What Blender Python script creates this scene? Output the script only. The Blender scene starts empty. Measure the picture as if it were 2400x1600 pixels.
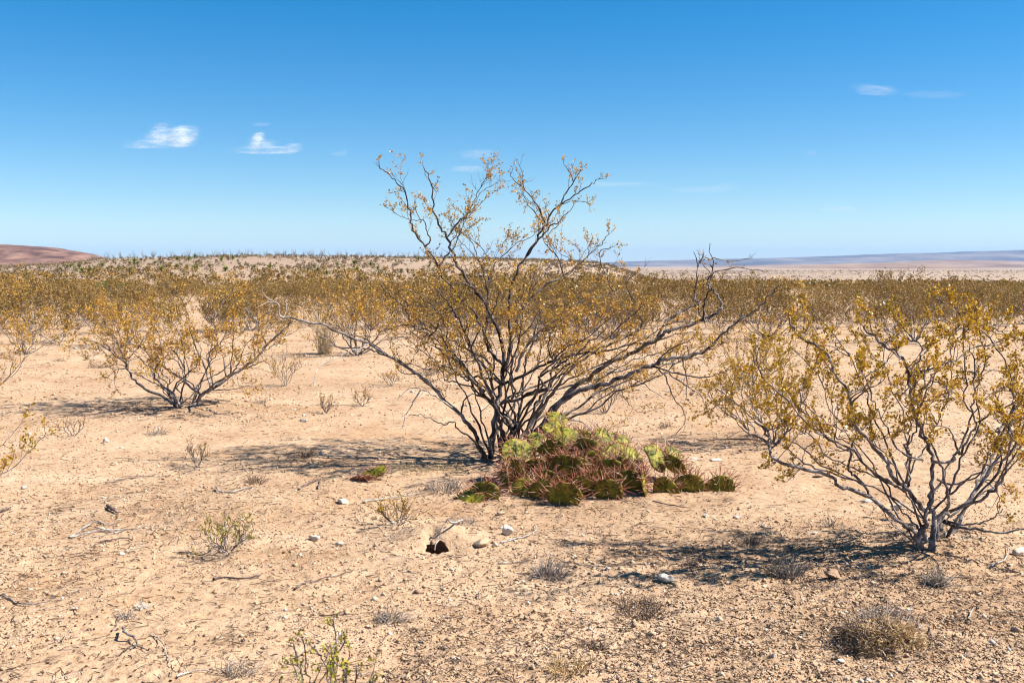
import bpy, math, random
import numpy as np
from mathutils import Vector, Matrix, noise as mnoise

# ------------------------------------------------------------------ camera, sky, sun, exposure
SC = bpy.context.scene
COL = SC.collection
EYE = 1.5
FX = 2400 * 35.0 / 36.0            # focal length in photo pixels
HORIZON = 622.0
PITCH = math.atan((800 - HORIZON) / FX)
cam_data = bpy.data.cameras.new('camera')
cam = bpy.data.objects.new('camera', cam_data)
COL.objects.link(cam)
cam.location = (0, 0, EYE)
cam.rotation_euler = (math.pi / 2 - PITCH, 0, 0)
cam_data.lens = 35.0
cam_data.sensor_width = 36.0
cam_data.clip_start = 0.05
cam_data.clip_end = 60000
cam_data.dof.use_dof = True
cam_data.dof.focus_distance = 6.9
cam_data.dof.aperture_fstop = 6.3
SC.camera = cam

SUN_EL = math.radians(47)
SUN_AZ = math.radians(-2)          # from +x (right) towards +y (away from the camera)
TO_SUN = Vector((math.cos(SUN_EL) * math.cos(SUN_AZ), math.cos(SUN_EL) * math.sin(SUN_AZ), math.sin(SUN_EL)))

world = bpy.data.worlds.new("World")
SC.world = world
world.use_nodes = True
wn, wl = world.node_tree.nodes, world.node_tree.links
wn.clear()
sky = wn.new('ShaderNodeTexSky')
sky.sky_type = 'NISHITA'
sky.sun_disc = False
sky.sun_elevation = SUN_EL
sky.sun_rotation = math.pi / 2 - SUN_AZ
sky.altitude = 1200
sky.air_density = 1.0
sky.dust_density = 0.2
sky.ozone_density = 3.5
hs = wn.new('ShaderNodeHueSaturation')
hs.inputs['Saturation'].default_value = 1.46
hs.inputs['Hue'].default_value = 0.500
gm = wn.new('ShaderNodeGamma')
gm.inputs['Gamma'].default_value = 0.92
bg = wn.new('ShaderNodeBackground')
bg.inputs['Strength'].default_value = 0.063
wo = wn.new('ShaderNodeOutputWorld')
wl.new(sky.outputs[0], hs.inputs['Color'])
wl.new(hs.outputs[0], gm.inputs['Color'])
wl.new(gm.outputs[0], bg.inputs['Color'])
wl.new(bg.outputs[0], wo.inputs['Surface'])

sun_data = bpy.data.lights.new('sun', 'SUN')
sun_data.energy = 5.0
sun_data.angle = math.radians(0.53)
sun_data.color = (1.0, 0.93, 0.83)
sun = bpy.data.objects.new('sun', sun_data)
COL.objects.link(sun)
sun.rotation_euler = TO_SUN.to_track_quat('Z', 'Y').to_euler()
sun.location = (20, 5, 30)

SC.view_settings.view_transform = 'Standard'
SC.view_settings.look = 'None'
SC.view_settings.gamma = 1.0
SC.view_settings.use_curve_mapping = False
SC.view_settings.exposure = 1.38
SC.render.engine = 'CYCLES'
SC.cycles.max_bounces = 6
SC.cycles.diffuse_bounces = 3
SC.cycles.transparent_max_bounces = 8
SC.cycles.volume_bounces = 0
SC.cycles.use_denoising = True
SC.cycles.denoiser = 'OPENIMAGEDENOISE'
SC.cycles.filter_width = 1.1
SC.render.film_transparent = False

rng = np.random.default_rng(11)
random.seed(11)

# ------------------------------------------------------------------ noise and terrain
def _hash(ix, iy, seed):
    h = (ix.astype(np.int64) * 374761393 + iy.astype(np.int64) * 668265263 + seed * 1442695041) & 0xFFFFFFFF
    h = ((h ^ (h >> 13)) * 1274126177) & 0xFFFFFFFF
    h = (h ^ (h >> 16)) & 0xFFFFFFFF
    return h / 4294967295.0

def vnoise(x, y, seed=0):
    ix, iy = np.floor(x), np.floor(y)
    fx, fy = x - ix, y - iy
    fx = fx * fx * fx * (fx * (fx * 6 - 15) + 10)
    fy = fy * fy * fy * (fy * (fy * 6 - 15) + 10)
    a, b = _hash(ix, iy, seed), _hash(ix + 1, iy, seed)
    c, d = _hash(ix, iy + 1, seed), _hash(ix + 1, iy + 1, seed)
    return (a + (b - a) * fx) * (1 - fy) + (c + (d - c) * fx) * fy - 0.5

def fbm(x, y, seed=0, octv=3):
    s, a = 0, 1.0
    for i in range(octv):
        s = s + a * vnoise(x * 2 ** i + 17.3 * i, y * 2 ** i - 9.1 * i, seed + i)
        a *= 0.5
    return s

def sstep(a, b, x):
    t = np.clip((x - a) / (b - a), 0, 1)
    return t * t * (3 - 2 * t)

RIDGE_U = [-3000, -1500, 0, 120, 200, 232, 300, 450, 600, 900, 1200, 1330, 1430, 1520, 1700, 5000]
RIDGE_Y = [628, 628, 626, 621, 613, 609, 606, 602, 599, 602, 607, 612, 619, 628, 652, 652]
MOUNDS = []      # (x, y, height, radius x, radius y)

def terrain(x, y):
    x = np.asarray(x, dtype=float); y = np.asarray(y, dtype=float)
    d = np.maximum(np.hypot(x, y), 1e-3)
    yy = np.maximum(y, 0.02 * d)
    u = np.clip(x / yy * FX + 1200, -3000, 5000)
    fwd = sstep(-0.1, 0.3, y / d)
    dep = np.where(y > 0, yy, d)
    base = -1.1 * sstep(16, 80, dep)
    zc = EYE + (HORIZON - np.interp(u, RIDGE_U, RIDGE_Y)) / FX * 290
    wr = sstep(1640, 1380, u) * fwd
    ridge = base + (zc + 1.1) * sstep(95, 290, dep) ** 0.85 - (zc + 14) * sstep(300, 900, dep)
    plain = base - 9.6 * sstep(70, 560, dep) + 0.0
    z = ridge * wr + plain * (1 - wr)
    far = np.clip(1 - d / 60, 0, 1)
    z = z + 0.30 * vnoise(x / 14, y / 14, 31) * np.clip(d / 40, 0, 1) * np.clip(1 - d / 3000, 0, 1)
    z = z + 0.5 * vnoise(x / 40, y / 40, 41) * np.clip((d - 120) / 100, 0, 1) * np.clip(1 - d / 3000, 0, 1)
    z = z + far * (0.075 * fbm(x * 0.45, y * 0.45, 3, 2) + 0.030 * fbm(x * 2.2, y * 2.2, 7, 2))
    near = np.clip(1 - d / 25, 0, 1)
    nz = fbm(x * 9, y * 9, 13, 3)
    z = z + near * (0.016 * nz + 0.012 * np.maximum(vnoise(x * 21, y * 21, 23), 0) + 0.009 * np.maximum(vnoise(x * 47, y * 47, 29), -0.1))
    for (mx, my, mh, ra, rb) in MOUNDS:
        q = ((x - mx) / ra) ** 2 + ((y - my) / rb) ** 2
        z = z + mh * np.exp(-q)
    return z

def ray(px, py):
    c, s = math.cos(PITCH), math.sin(PITCH)
    xn, yn = (px - 1200) / FX, (800 - py) / FX
    return Vector((xn, c + yn * s, -s + yn * c))

def at(px, py, dep):
    """photo pixel and depth (metres straight ahead) to a point of the place"""
    r = ray(px, py)
    t = dep / r.y
    return Vector((r.x * t, dep, EYE + r.z * t))

_DS = np.geomspace(2.0, 700, 5000)
def ground_at(px, py):
    r = ray(px, py)
    xs, zs = r.x / r.y * _DS, EYE + r.z / r.y * _DS
    h = terrain(xs, _DS)
    k = np.argmax(h > zs)
    if h[k] <= zs[k]:
        k = len(_DS) - 1
    return Vector((float(xs[k]), float(_DS[k]), float(h[k])))

def hz(x, y):
    return float(terrain(np.array([x]), np.array([y]))[0])

# mounds and the scoop in front of the burrow
def mound(px, py, h, ra, rb):
    p = ground_at(px, py)
    MOUNDS.append((p.x, p.y, h, ra, rb))
mound(2150, 1275, 0.06, 0.45, 0.35)
mound(2060, 1480, 0.035, 0.22, 0.16)
mound(1340, 1130, 0.06, 0.75, 0.45)
mound(1140, 1070, 0.06, 0.5, 0.4)
mound(430, 945, 0.08, 0.9, 0.6)
BUR = ground_at(1022, 1286)
MOUNDS.append((BUR.x, BUR.y + 0.20, 0.075, 0.24, 0.13))
MOUNDS.append((BUR.x, BUR.y - 0.05, -0.030, 0.11, 0.09))
MOUNDS.append((BUR.x + 0.02, BUR.y - 0.26, 0.02, 0.30, 0.10))
MOUNDS.append((BUR.x + 0.085, BUR.y + 0.04, -0.035, 0.06, 0.06))
MOUNDS.append((BUR.x - 0.03, BUR.y + 0.12, -0.03, 0.03, 0.05))

# ------------------------------------------------------------------ mesh helpers
def mesh_np(name, V, faces, smooth=False, attrs=None):
    """V (n,3); faces: list of int arrays (m,k)"""
    me = bpy.data.meshes.new(name)
    V = np.ascontiguousarray(V, dtype=np.float32)
    me.vertices.add(len(V)); me.vertices.foreach_set('co', V.ravel())
    faces = [np.asarray(f, dtype=np.int32) for f in faces if len(f)]
    nl = sum(f.size for f in faces); nf = sum(len(f) for f in faces)
    me.loops.add(nl); me.polygons.add(nf)
    me.loops.foreach_set('vertex_index', np.concatenate([f.ravel() for f in faces]).astype(np.int32))
    sizes = np.concatenate([np.full(len(f), f.shape[1], np.int32) for f in faces])
    starts = np.concatenate([[0], np.cumsum(sizes)[:-1]]).astype(np.int32)
    me.polygons.foreach_set('loop_start', starts)
    if smooth:
        me.polygons.foreach_set('use_smooth', np.ones(nf, dtype=bool))
    for k, a in (attrs or {}).items():
        at_ = me.attributes.new(k, 'FLOAT', 'POINT')
        at_.data.foreach_set('value', np.ascontiguousarray(a, dtype=np.float32))
    me.update(calc_edges=True)
    return me

def link(name, me, mats, parent=None, **props):
    o = bpy.data.objects.new(name, me)
    COL.objects.link(o)
    if me is not None and mats is not None:
        for m in (mats if isinstance(mats, (list, tuple)) else [mats]):
            if m.name not in [x.name for x in me.materials if x]:
                me.materials.append(m)
    if parent is not None:
        o.parent = parent
    for k, v in props.items():
        o[k] = v
    return o

def thing(name, label, category, loc=(0, 0, 0), group=None):
    o = bpy.data.objects.new(name, None)
    o.empty_display_size = 0.1
    COL.objects.link(o)
    o.location = loc
    o['label'] = label; o['category'] = category
    if group:
        o['group'] = group
    return o

def tag(o, label, category, group=None):
    o['label'] = label; o['category'] = category
    if group:
        o['group'] = group
    return o

def tubes(polys, sides=4, tint=None):
    """polys: list of (pts (n,3), radii (n,)); returns V, quads, tintarray"""
    groups = {}
    for i, (p, r) in enumerate(polys):
        groups.setdefault(len(p), []).append(i)
    Vs, Fs, Ts, off = [], [], [], 0
    ang = np.arange(sides) / sides * 2 * np.pi
    for n, idx in groups.items():
        P = np.array([polys[i][0] for i in idx], dtype=float)
        R = np.array([polys[i][1] for i in idx], dtype=float)
        T = np.empty_like(P)
        T[:, 1:-1] = P[:, 2:] - P[:, :-2]
        T[:, 0] = P[:, 1] - P[:, 0]; T[:, -1] = P[:, -1] - P[:, -2]
        T /= np.maximum(np.linalg.norm(T, axis=2, keepdims=True), 1e-9)
        D = P[:, -1] - P[:, 0]
        D /= np.maximum(np.linalg.norm(D, axis=1, keepdims=True), 1e-9)
        ref = np.where(np.abs(D[:, 2:3]) < 0.75, np.array([[0, 0, 1.0]]), np.array([[0.0, 1.0, 0]]))
        ref = np.repeat(ref[:, None, :], n, axis=1)
        A = np.cross(T, ref); A /= np.maximum(np.linalg.norm(A, axis=2, keepdims=True), 1e-9)
        B = np.cross(T, A)
        ring = (P[:, :, None, :] + R[:, :, None, None] * (A[:, :, None, :] * np.cos(ang)[None, None, :, None] + B[:, :, None, :] * np.sin(ang)[None, None, :, None]))
        m = len(idx)
        Vs.append(ring.reshape(-1, 3))
        base = (np.arange(m)[:, None, None] * n + np.arange(n - 1)[None, :, None]) * sides + off
        k = np.arange(sides)[None, None, :]; k2 = (k + 1) % sides
        q = np.stack([base + k, base + k2, base + sides + k2, base + sides + k], axis=-1).reshape(-1, 4)
        Fs.append(q)
        if tint is not None:
            Ts.append(np.repeat(np.array([tint[i] for i in idx]), n * sides))
        off += m * n * sides
    V = np.concatenate(Vs); F = np.concatenate(Fs)
    return V, F, (np.concatenate(Ts) if tint is not None else None)

def catmull(pts, per=4):
    P = np.array(pts, dtype=float)
    if len(P) < 3:
        t = np.linspace(0, 1, per + 1)[:, None]
        return P[0] * (1 - t) + P[-1] * t
    Q = np.vstack([2 * P[0] - P[1], P, 2 * P[-1] - P[-2]])
    out = []
    for i in range(len(P) - 1):
        p0, p1, p2, p3 = Q[i], Q[i + 1], Q[i + 2], Q[i + 3]
        for k in range(per):
            t = k / per
            out.append(0.5 * ((2 * p1) + (-p0 + p2) * t + (2 * p0 - 5 * p1 + 4 * p2 - p3) * t * t + (-p0 + 3 * p1 - 3 * p2 + p3) * t ** 3))
    out.append(P[-1])
    return np.array(out)

# ------------------------------------------------------------------ materials
def new_mat(name):
    m = bpy.data.materials.new(name)
    m.use_nodes = True
    nt = m.node_tree
    return m, nt.nodes, nt.links, nt.nodes['Principled BSDF'], nt.nodes['Material Output']

def ramp(nodes, stops, interp='LINEAR'):
    r = nodes.new('ShaderNodeValToRGB')
    r.color_ramp.interpolation = interp
    el = r.color_ramp.elements
    while len(el) > 1:
        el.remove(el[-1])
    el[0].position, el[0].color = stops[0][0], (*stops[0][1], 1)
    for p, c in stops[1:]:
        e = el.new(p); e.color = (*c, 1)
    return r

def noise_node(nodes, links, coord, scale, detail=3, rough=0.55):
    n = nodes.new('ShaderNodeTexNoise')
    n.inputs['Scale'].default_value = scale
    n.inputs['Detail'].default_value = detail
    n.inputs['Roughness'].default_value = rough
    links.new(coord, n.inputs['Vector'])
    return n

def mix_col(nodes, links, fac, a, b, mode='MIX'):
    m = nodes.new('ShaderNodeMix'); m.data_type = 'RGBA'; m.blend_type = mode
    for sock, v in ((m.inputs[0], fac), (m.inputs[6], a), (m.inputs[7], b)):
        if hasattr(v, 'links'):
            links.new(v, sock)
        elif isinstance(v, (int, float)):
            sock.default_value = v
        else:
            sock.default_value = (*v, 1)
    return m.outputs[2]

def ground_material():
    m, n, l, bsdf, out = new_mat('desert_soil')
    geo = n.new('ShaderNodeNewGeometry')
    pos = geo.outputs['Position']
    big = noise_node(n, l, pos, 0.35, 4, 0.6)
    mid = noise_node(n, l, pos, 2.1, 4, 0.6)
    fine = noise_node(n, l, pos, 28, 4, 0.65)
    grit = noise_node(n, l, pos, 120, 2, 0.6)
    base = ramp(n, [(0.30, (0.292, 0.186, 0.110)), (0.5, (0.362, 0.248, 0.158)), (0.70, (0.425, 0.312, 0.215))])
    l.new(mid.outputs[0], base.inputs[0])
    reg = ramp(n, [(0.35, (0.318, 0.203, 0.116)), (0.65, (0.42, 0.302, 0.205))])
    l.new(big.outputs[0], reg.inputs[0])
    c = mix_col(n, l, 0.5, base.outputs[0], reg.outputs[0])
    pat = noise_node(n, l, pos, 1.1, 6, 0.72)
    pr = ramp(n, [(0.50, (0, 0, 0)), (0.66, (1, 1, 1))])
    l.new(pat.outputs[0], pr.inputs[0])
    pm = n.new('ShaderNodeMath'); pm.operation = 'MULTIPLY'; pm.inputs[1].default_value = 0.6
    l.new(pr.outputs[0], pm.inputs[0])
    c = mix_col(n, l, pm.outputs[0], c, (0.255, 0.15, 0.08))
    f = ramp(n, [(0.33, (0.66, 0.60, 0.54)), (0.5, (1.0, 1.0, 1.0)), (0.68, (1.16, 1.16, 1.15))])
    l.new(fine.outputs[0], f.inputs[0])
    c = mix_col(n, l, 0.75, c, f.outputs[0], 'MULTIPLY')
    g = ramp(n, [(0.28, (0.62, 0.55, 0.48)), (0.42, (1, 1, 1)), (0.72, (1.12, 1.12, 1.12))])
    l.new(grit.outputs[0], g.inputs[0])
    c = mix_col(n, l, 0.6, c, g.outputs[0], 'MULTIPLY')
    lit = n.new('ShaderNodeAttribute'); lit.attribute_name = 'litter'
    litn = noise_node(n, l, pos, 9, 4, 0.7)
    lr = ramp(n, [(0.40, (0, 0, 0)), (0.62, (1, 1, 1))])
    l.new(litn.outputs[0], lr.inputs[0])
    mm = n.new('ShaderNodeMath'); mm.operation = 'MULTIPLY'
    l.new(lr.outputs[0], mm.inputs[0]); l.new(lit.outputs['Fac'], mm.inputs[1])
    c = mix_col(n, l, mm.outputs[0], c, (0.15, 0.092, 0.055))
    # far plain: paler, pinkish soil dotted with grass
    fa = n.new('ShaderNodeAttribute'); fa.attribute_name = 'plain'
    pn = noise_node(n, l, pos, 0.004, 5, 0.7)
    pc = ramp(n, [(0.36, (0.20, 0.142, 0.10)), (0.5, (0.28, 0.205, 0.147)), (0.64, (0.325, 0.245, 0.18))])
    l.new(pn.outputs[0], pc.inputs[0])
    c = mix_col(n, l, fa.outputs['Fac'], c, pc.outputs[0])
    l.new(c, bsdf.inputs['Base Color'])
    bsdf.inputs['Roughness'].default_value = 0.95
    bsdf.inputs['Specular IOR Level'].default_value = 0.15
    b1 = n.new('ShaderNodeBump'); b1.inputs['Strength'].default_value = 0.9; b1.inputs['Distance'].default_value = 0.012
    l.new(fine.outputs[0], b1.inputs['Height'])
    b2 = n.new('ShaderNodeBump'); b2.inputs['Strength'].default_value = 0.8; b2.inputs['Distance'].default_value = 0.004
    l.new(grit.outputs[0], b2.inputs['Height']); l.new(b1.outputs[0], b2.inputs['Normal'])
    l.new(b2.outputs[0], bsdf.inputs['Normal'])
    return m

def tint_material(name, stops, rough=0.9, spec=0.2, bump=0, attr='tint', bump_scale=60):
    m, n, l, bsdf, out = new_mat(name)
    a = n.new('ShaderNodeAttribute'); a.attribute_name = attr
    r = ramp(n, stops)
    l.new(a.outputs['Fac'], r.inputs[0])
    geo = n.new('ShaderNodeNewGeometry')
    nn = noise_node(n, l, geo.outputs['Position'], bump_scale, 3, 0.6)
    f = ramp(n, [(0.3, (0.75, 0.75, 0.75)), (0.7, (1.15, 1.15, 1.15))])
    l.new(nn.outputs[0], f.inputs[0])
    c = mix_col(n, l, 0.8, r.outputs[0], f.outputs[0], 'MULTIPLY')
    l.new(c, bsdf.inputs['Base Color'])
    bsdf.inputs['Roughness'].default_value = rough
    bsdf.inputs['Specular IOR Level'].default_value = spec
    if bump:
        b = n.new('ShaderNodeBump'); b.inputs['Strength'].default_value = 0.7; b.inputs['Distance'].default_value = bump
        l.new(nn.outputs[0], b.inputs['Height']); l.new(b.outputs[0], bsdf.inputs['Normal'])
    return m

def leaf_material(name, stops, rough=0.42, trans=0.28):
    m, n, l, bsdf, out = new_mat(name)
    a = n.new('ShaderNodeAttribute'); a.attribute_name = 'tint'
    r = ramp(n, stops)
    l.new(a.outputs['Fac'], r.inputs[0])
    l.new(r.outputs[0], bsdf.inputs['Base Color'])
    bsdf.inputs['Roughness'].default_value = rough
    bsdf.inputs['Specular IOR Level'].default_value = 0.35
    tr = n.new('ShaderNodeBsdfTranslucent')
    l.new(r.outputs[0], tr.inputs['Color'])
    mx = n.new('ShaderNodeMixShader'); mx.inputs[0].default_value = trans
    l.new(bsdf.outputs[0], mx.inputs[1]); l.new(tr.outputs[0], mx.inputs[2])
    l.new(mx.outputs[0], out.inputs['Surface'])
    return m

def bark_material(name, dark, mid, pale, scale=14):
    m, n, l, bsdf, out = new_mat(name)
    geo = n.new('ShaderNodeNewGeometry')
    a = noise_node(n, l, geo.outputs['Position'], scale, 4, 0.65)
    b = noise_node(n, l, geo.outputs['Position'], scale * 9, 3, 0.6)
    r = ramp(n, [(0.36, dark), (0.50, mid), (0.64, pale)])
    l.new(a.outputs[0], r.inputs[0])
    f = ramp(n, [(0.35, (0.55, 0.52, 0.5)), (0.6, (1.1, 1.1, 1.1))])
    l.new(b.outputs[0], f.inputs[0])
    c = mix_col(n, l, 0.7, r.outputs[0], f.outputs[0], 'MULTIPLY')
    l.new(c, bsdf.inputs['Base Color'])
    bsdf.inputs['Roughness'].default_value = 0.85
    bsdf.inputs['Specular IOR Level'].default_value = 0.2
    bp = n.new('ShaderNodeBump'); bp.inputs['Strength'].default_value = 0.8; bp.inputs['Distance'].default_value = 0.003
    l.new(b.outputs[0], bp.inputs['Height']); l.new(bp.outputs[0], bsdf.inputs['Normal'])
    return m

def plain_mat(name, col, rough=0.8):
    m, n, l, bsdf, out = new_mat(name)
    geo = n.new('ShaderNodeNewGeometry')
    a = noise_node(n, l, geo.outputs['Position'], 40, 3, 0.6)
    r = ramp(n, [(0.35, tuple(x * 0.72 for x in col)), (0.65, tuple(x * 1.2 for x in col))])
    l.new(a.outputs[0], r.inputs[0]); l.new(r.outputs[0], bsdf.inputs['Base Color'])
    bsdf.inputs['Roughness'].default_value = rough
    return m

M_SOIL = ground_material()
M_GRAVEL = tint_material('gravel_soil', [(0, (0.13, 0.08, 0.05)), (0.10, (0.24, 0.15, 0.088)), (0.2, (0.35, 0.225, 0.135)), (0.7, (0.42, 0.30, 0.195)), (0.82, (0.47, 0.38, 0.29)), (1.0, (0.56, 0.51, 0.44))], 0.95, 0.15, 0.002)
M_ROCKW = tint_material('pale_rock', [(0, (0.44, 0.35, 0.265)), (1, (0.56, 0.52, 0.46))], 0.9, 0.2, 0.004, bump_scale=45)
M_ROCKT = tint_material('tan_rock', [(0, (0.25, 0.15, 0.095)), (1, (0.39, 0.28, 0.19))], 0.9, 0.2, 0.004, bump_scale=45)
M_GOLD = leaf_material('dry_gold_leaves', [(0, (0.24, 0.185, 0.026)), (0.25, (0.40, 0.245, 0.026)), (0.65, (0.52, 0.275, 0.036)), (0.9, (0.48, 0.23, 0.06)), (1, (0.56, 0.38, 0.18))], 0.42, 0.36)
M_YEL = leaf_material('resinous_yellow_leaves', [(0, (0.17, 0.125, 0.009)), (0.35, (0.37, 0.225, 0.011)), (0.75, (0.52, 0.29, 0.018)), (0.93, (0.50, 0.22, 0.035)), (1, (0.58, 0.42, 0.12))], 0.34, 0.36)
M_GREEN = leaf_material('fresh_yellow_green_leaves', [(0, (0.15, 0.165, 0.012)), (0.5, (0.29, 0.27, 0.02)), (1, (0.40, 0.32, 0.04))], 0.38, 0.28)
M_BAND = leaf_material('brown_gold_scrub', [(0, (0.115, 0.085, 0.025)), (0.4, (0.22, 0.138, 0.034)), (0.8, (0.30, 0.170, 0.036)), (1, (0.33, 0.22, 0.10))], 0.6, 0.22)
M_BARK = bark_material('grey_bark', (0.04, 0.032, 0.03), (0.145, 0.125, 0.12), (0.34, 0.315, 0.305))
M_BARKD = bark_material('dark_old_bark', (0.022, 0.017, 0.015), (0.075, 0.06, 0.055), (0.21, 0.185, 0.175))
M_TWIG = bark_material('brown_twig_bark', (0.05, 0.032, 0.026), (0.12, 0.085, 0.075), (0.25, 0.20, 0.185), 25)
M_DEAD = bark_material('bleached_dead_wood', (0.15, 0.13, 0.125), (0.33, 0.29, 0.27), (0.52, 0.47, 0.43), 25)
M_STRAW = tint_material('dry_straw', [(0, (0.24, 0.145, 0.07)), (0.5, (0.48, 0.32, 0.155)), (1, (0.62, 0.47, 0.27))], 0.8, 0.2)
M_PALESTRAW = tint_material('pale_yellow_straw', [(0, (0.30, 0.21, 0.10)), (0.5, (0.50, 0.37, 0.19)), (1, (0.62, 0.50, 0.30))], 0.7, 0.2)
M_GREYGRASS = tint_material('grey_dry_grass', [(0, (0.13, 0.10, 0.085)), (0.5, (0.27, 0.22, 0.185)), (1, (0.46, 0.40, 0.34))], 0.85, 0.2)
M_LITTER = tint_material('brown_litter', [(0, (0.05, 0.034, 0.026)), (0.6, (0.16, 0.10, 0.065)), (0.9, (0.30, 0.22, 0.16)), (1, (0.45, 0.38, 0.32))], 0.9, 0.2)
M_YUCCA = tint_material('yucca_green', [(0, (0.07, 0.11, 0.015)), (0.5, (0.19, 0.195, 0.03)), (0.85, (0.32, 0.28, 0.05)), (1, (0.42, 0.33, 0.12))], 0.6, 0.3)
M_YTRUNK = plain_mat('shaggy_yucca_trunk', (0.20, 0.15, 0.10))
M_OCO = plain_mat('grey_ocotillo_stalk', (0.19, 0.16, 0.14))
M_SHADE = plain_mat('burrow_earth', (0.20, 0.12, 0.066), 1.0)

# ------------------------------------------------------------------ ground sheet (polar, fine near the camera)
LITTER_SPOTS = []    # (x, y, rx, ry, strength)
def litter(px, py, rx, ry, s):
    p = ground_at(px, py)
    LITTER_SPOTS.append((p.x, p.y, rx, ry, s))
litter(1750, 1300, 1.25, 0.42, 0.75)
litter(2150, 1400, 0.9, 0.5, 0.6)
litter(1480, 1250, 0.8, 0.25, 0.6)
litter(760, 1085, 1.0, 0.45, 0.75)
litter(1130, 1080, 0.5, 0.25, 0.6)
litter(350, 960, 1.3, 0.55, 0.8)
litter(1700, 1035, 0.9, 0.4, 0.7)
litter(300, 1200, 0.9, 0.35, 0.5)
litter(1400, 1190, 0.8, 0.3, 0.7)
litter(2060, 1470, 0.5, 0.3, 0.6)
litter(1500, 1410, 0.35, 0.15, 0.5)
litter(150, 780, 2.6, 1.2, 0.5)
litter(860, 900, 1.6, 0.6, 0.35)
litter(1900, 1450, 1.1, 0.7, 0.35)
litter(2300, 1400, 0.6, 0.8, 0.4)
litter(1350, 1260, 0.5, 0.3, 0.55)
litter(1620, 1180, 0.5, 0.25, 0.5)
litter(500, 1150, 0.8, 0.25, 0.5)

def build_ground():
    da = 0.0027
    a_in = np.arange(-0.60, 0.60 + da, da)
    k = 46
    left = -0.60 - np.linspace(0, 1, k + 1)[1:] ** 1.6 * (math.pi - 0.60)
    right = 0.60 + np.linspace(0, 1, k + 1)[1:-1] ** 1.6 * (math.pi - 0.60)
    A = np.concatenate([left[::-1], a_in, right])
    rs = [0.35, 0.7, 1.1, 1.6, 2.1, 2.6, 3.0]
    r = 3.0
    while r < 26000:
        g = 0.0028 if r < 9 else (0.0045 if r < 18 else (0.009 if r < 120 else (0.013 if r < 420 else 0.045)))
        r *= 1 + g
        rs.append(r)
    R = np.array(rs)
    nA, nR = len(A), len(R)
    X = R[:, None] * np.sin(A)[None, :]; Y = R[:, None] * np.cos(A)[None, :]
    Z = terrain(X, Y)
    V = np.stack([X, Y, Z], -1).reshape(-1, 3)
    V = np.vstack([V, [[0, 0, hz(0, 0.01)]]])
    i = np.arange(nR - 1)[:, None] * nA; j = np.arange(nA)[None, :]; j2 = (j + 1) % nA
    Q = np.stack([i + j, i + j2, i + nA + j2, i + nA + j], -1).reshape(-1, 4)[:, ::-1]
    cen = len(V) - 1
    T = np.stack([np.full(nA, cen), np.arange(nA), (np.arange(nA) + 1) % nA], -1)[:, ::-1]
    # open the mouth of the burrow
    C = V[Q].mean(1)
    th_ = np.arctan2(V[:, 1] - BUR.y - 0.035, V[:, 0] - BUR.x)
    ir = 1 + 0.16 * np.sin(2 * th_ + 0.6) + 0.10 * np.sin(5 * th_ + 1.3) + 0.06 * np.sin(9 * th_)
    qv = np.sqrt(((V[:, 0] - BUR.x) / 0.054) ** 2 + ((V[:, 1] - (BUR.y + 0.035)) / 0.05) ** 2) / ir
    keep = (qv[Q] > 1).any(1)
    Q = Q[keep]
    rimv = np.unique(Q[(qv[Q] <= 1).any(1)])
    rimv = rimv[qv[rimv] <= 1]
    f = 1 / np.maximum(qv[rimv], 0.2)
    V[rimv, 0] = BUR.x + (V[rimv, 0] - BUR.x) * f
    V[rimv, 1] = BUR.y + 0.035 + (V[rimv, 1] - BUR.y - 0.035) * f
    V[rimv, 2] = terrain(V[rimv, 0], V[rimv, 1]) - 0.006
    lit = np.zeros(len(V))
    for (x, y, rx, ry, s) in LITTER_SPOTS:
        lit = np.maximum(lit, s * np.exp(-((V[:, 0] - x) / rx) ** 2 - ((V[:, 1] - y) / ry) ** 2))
    dist = np.hypot(V[:, 0], V[:, 1])
    me = mesh_np('ground', V, [Q, T], smooth=True, attrs={'litter': lit, 'plain': sstep(70, 220, dist)})
    g = link('ground', me, M_SOIL, kind='structure')
    # the burrow's tunnel, running back and down under the ground
    path = [(0, 0.035, -0.012, 0.085), (0.0, 0.06, -0.05, 0.075), (0.0, 0.11, -0.105, 0.068), (-0.02, 0.2, -0.15, 0.065), (-0.06, 0.34, -0.19, 0.06), (-0.12, 0.5, -0.22, 0.05)]
    z0 = hz(BUR.x, BUR.y)
    V, F, ns = [], [], 20
    for k_, (x, y, z, rr) in enumerate(path):
        for s in range(ns):
            th = s / ns * 2 * math.pi
            wob = 1 + 0.12 * math.sin(3 * th + k_) + 0.06 * math.sin(7 * th)
            if k_ == 0:
                xx, yy = BUR.x + math.cos(th) * rr * wob, BUR.y + y + math.sin(th) * rr * wob
                V.append((xx, yy, hz(xx, yy) - 0.008))
            else:
                t = min(1, k_ / 3) * 1.2
                V.append((BUR.x + x + math.cos(th) * rr * wob, BUR.y + y + math.sin(th) * rr * wob * math.cos(t), z0 + z + math.sin(th) * rr * wob * math.sin(t)))
    for k_ in range(len(path) - 1):
        for s in range(ns):
            s2 = (s + 1) % ns
            F.append((k_ * ns + s, k_ * ns + s2, (k_ + 1) * ns + s2, (k_ + 1) * ns + s))
    me = mesh_np('burrow', np.array(V), [np.array(F), np.array([[(len(path) - 1) * ns + s for s in range(ns)]])], smooth=True)
    link('burrow', me, M_SHADE, g)
    return g
GROUND = build_ground()

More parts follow.
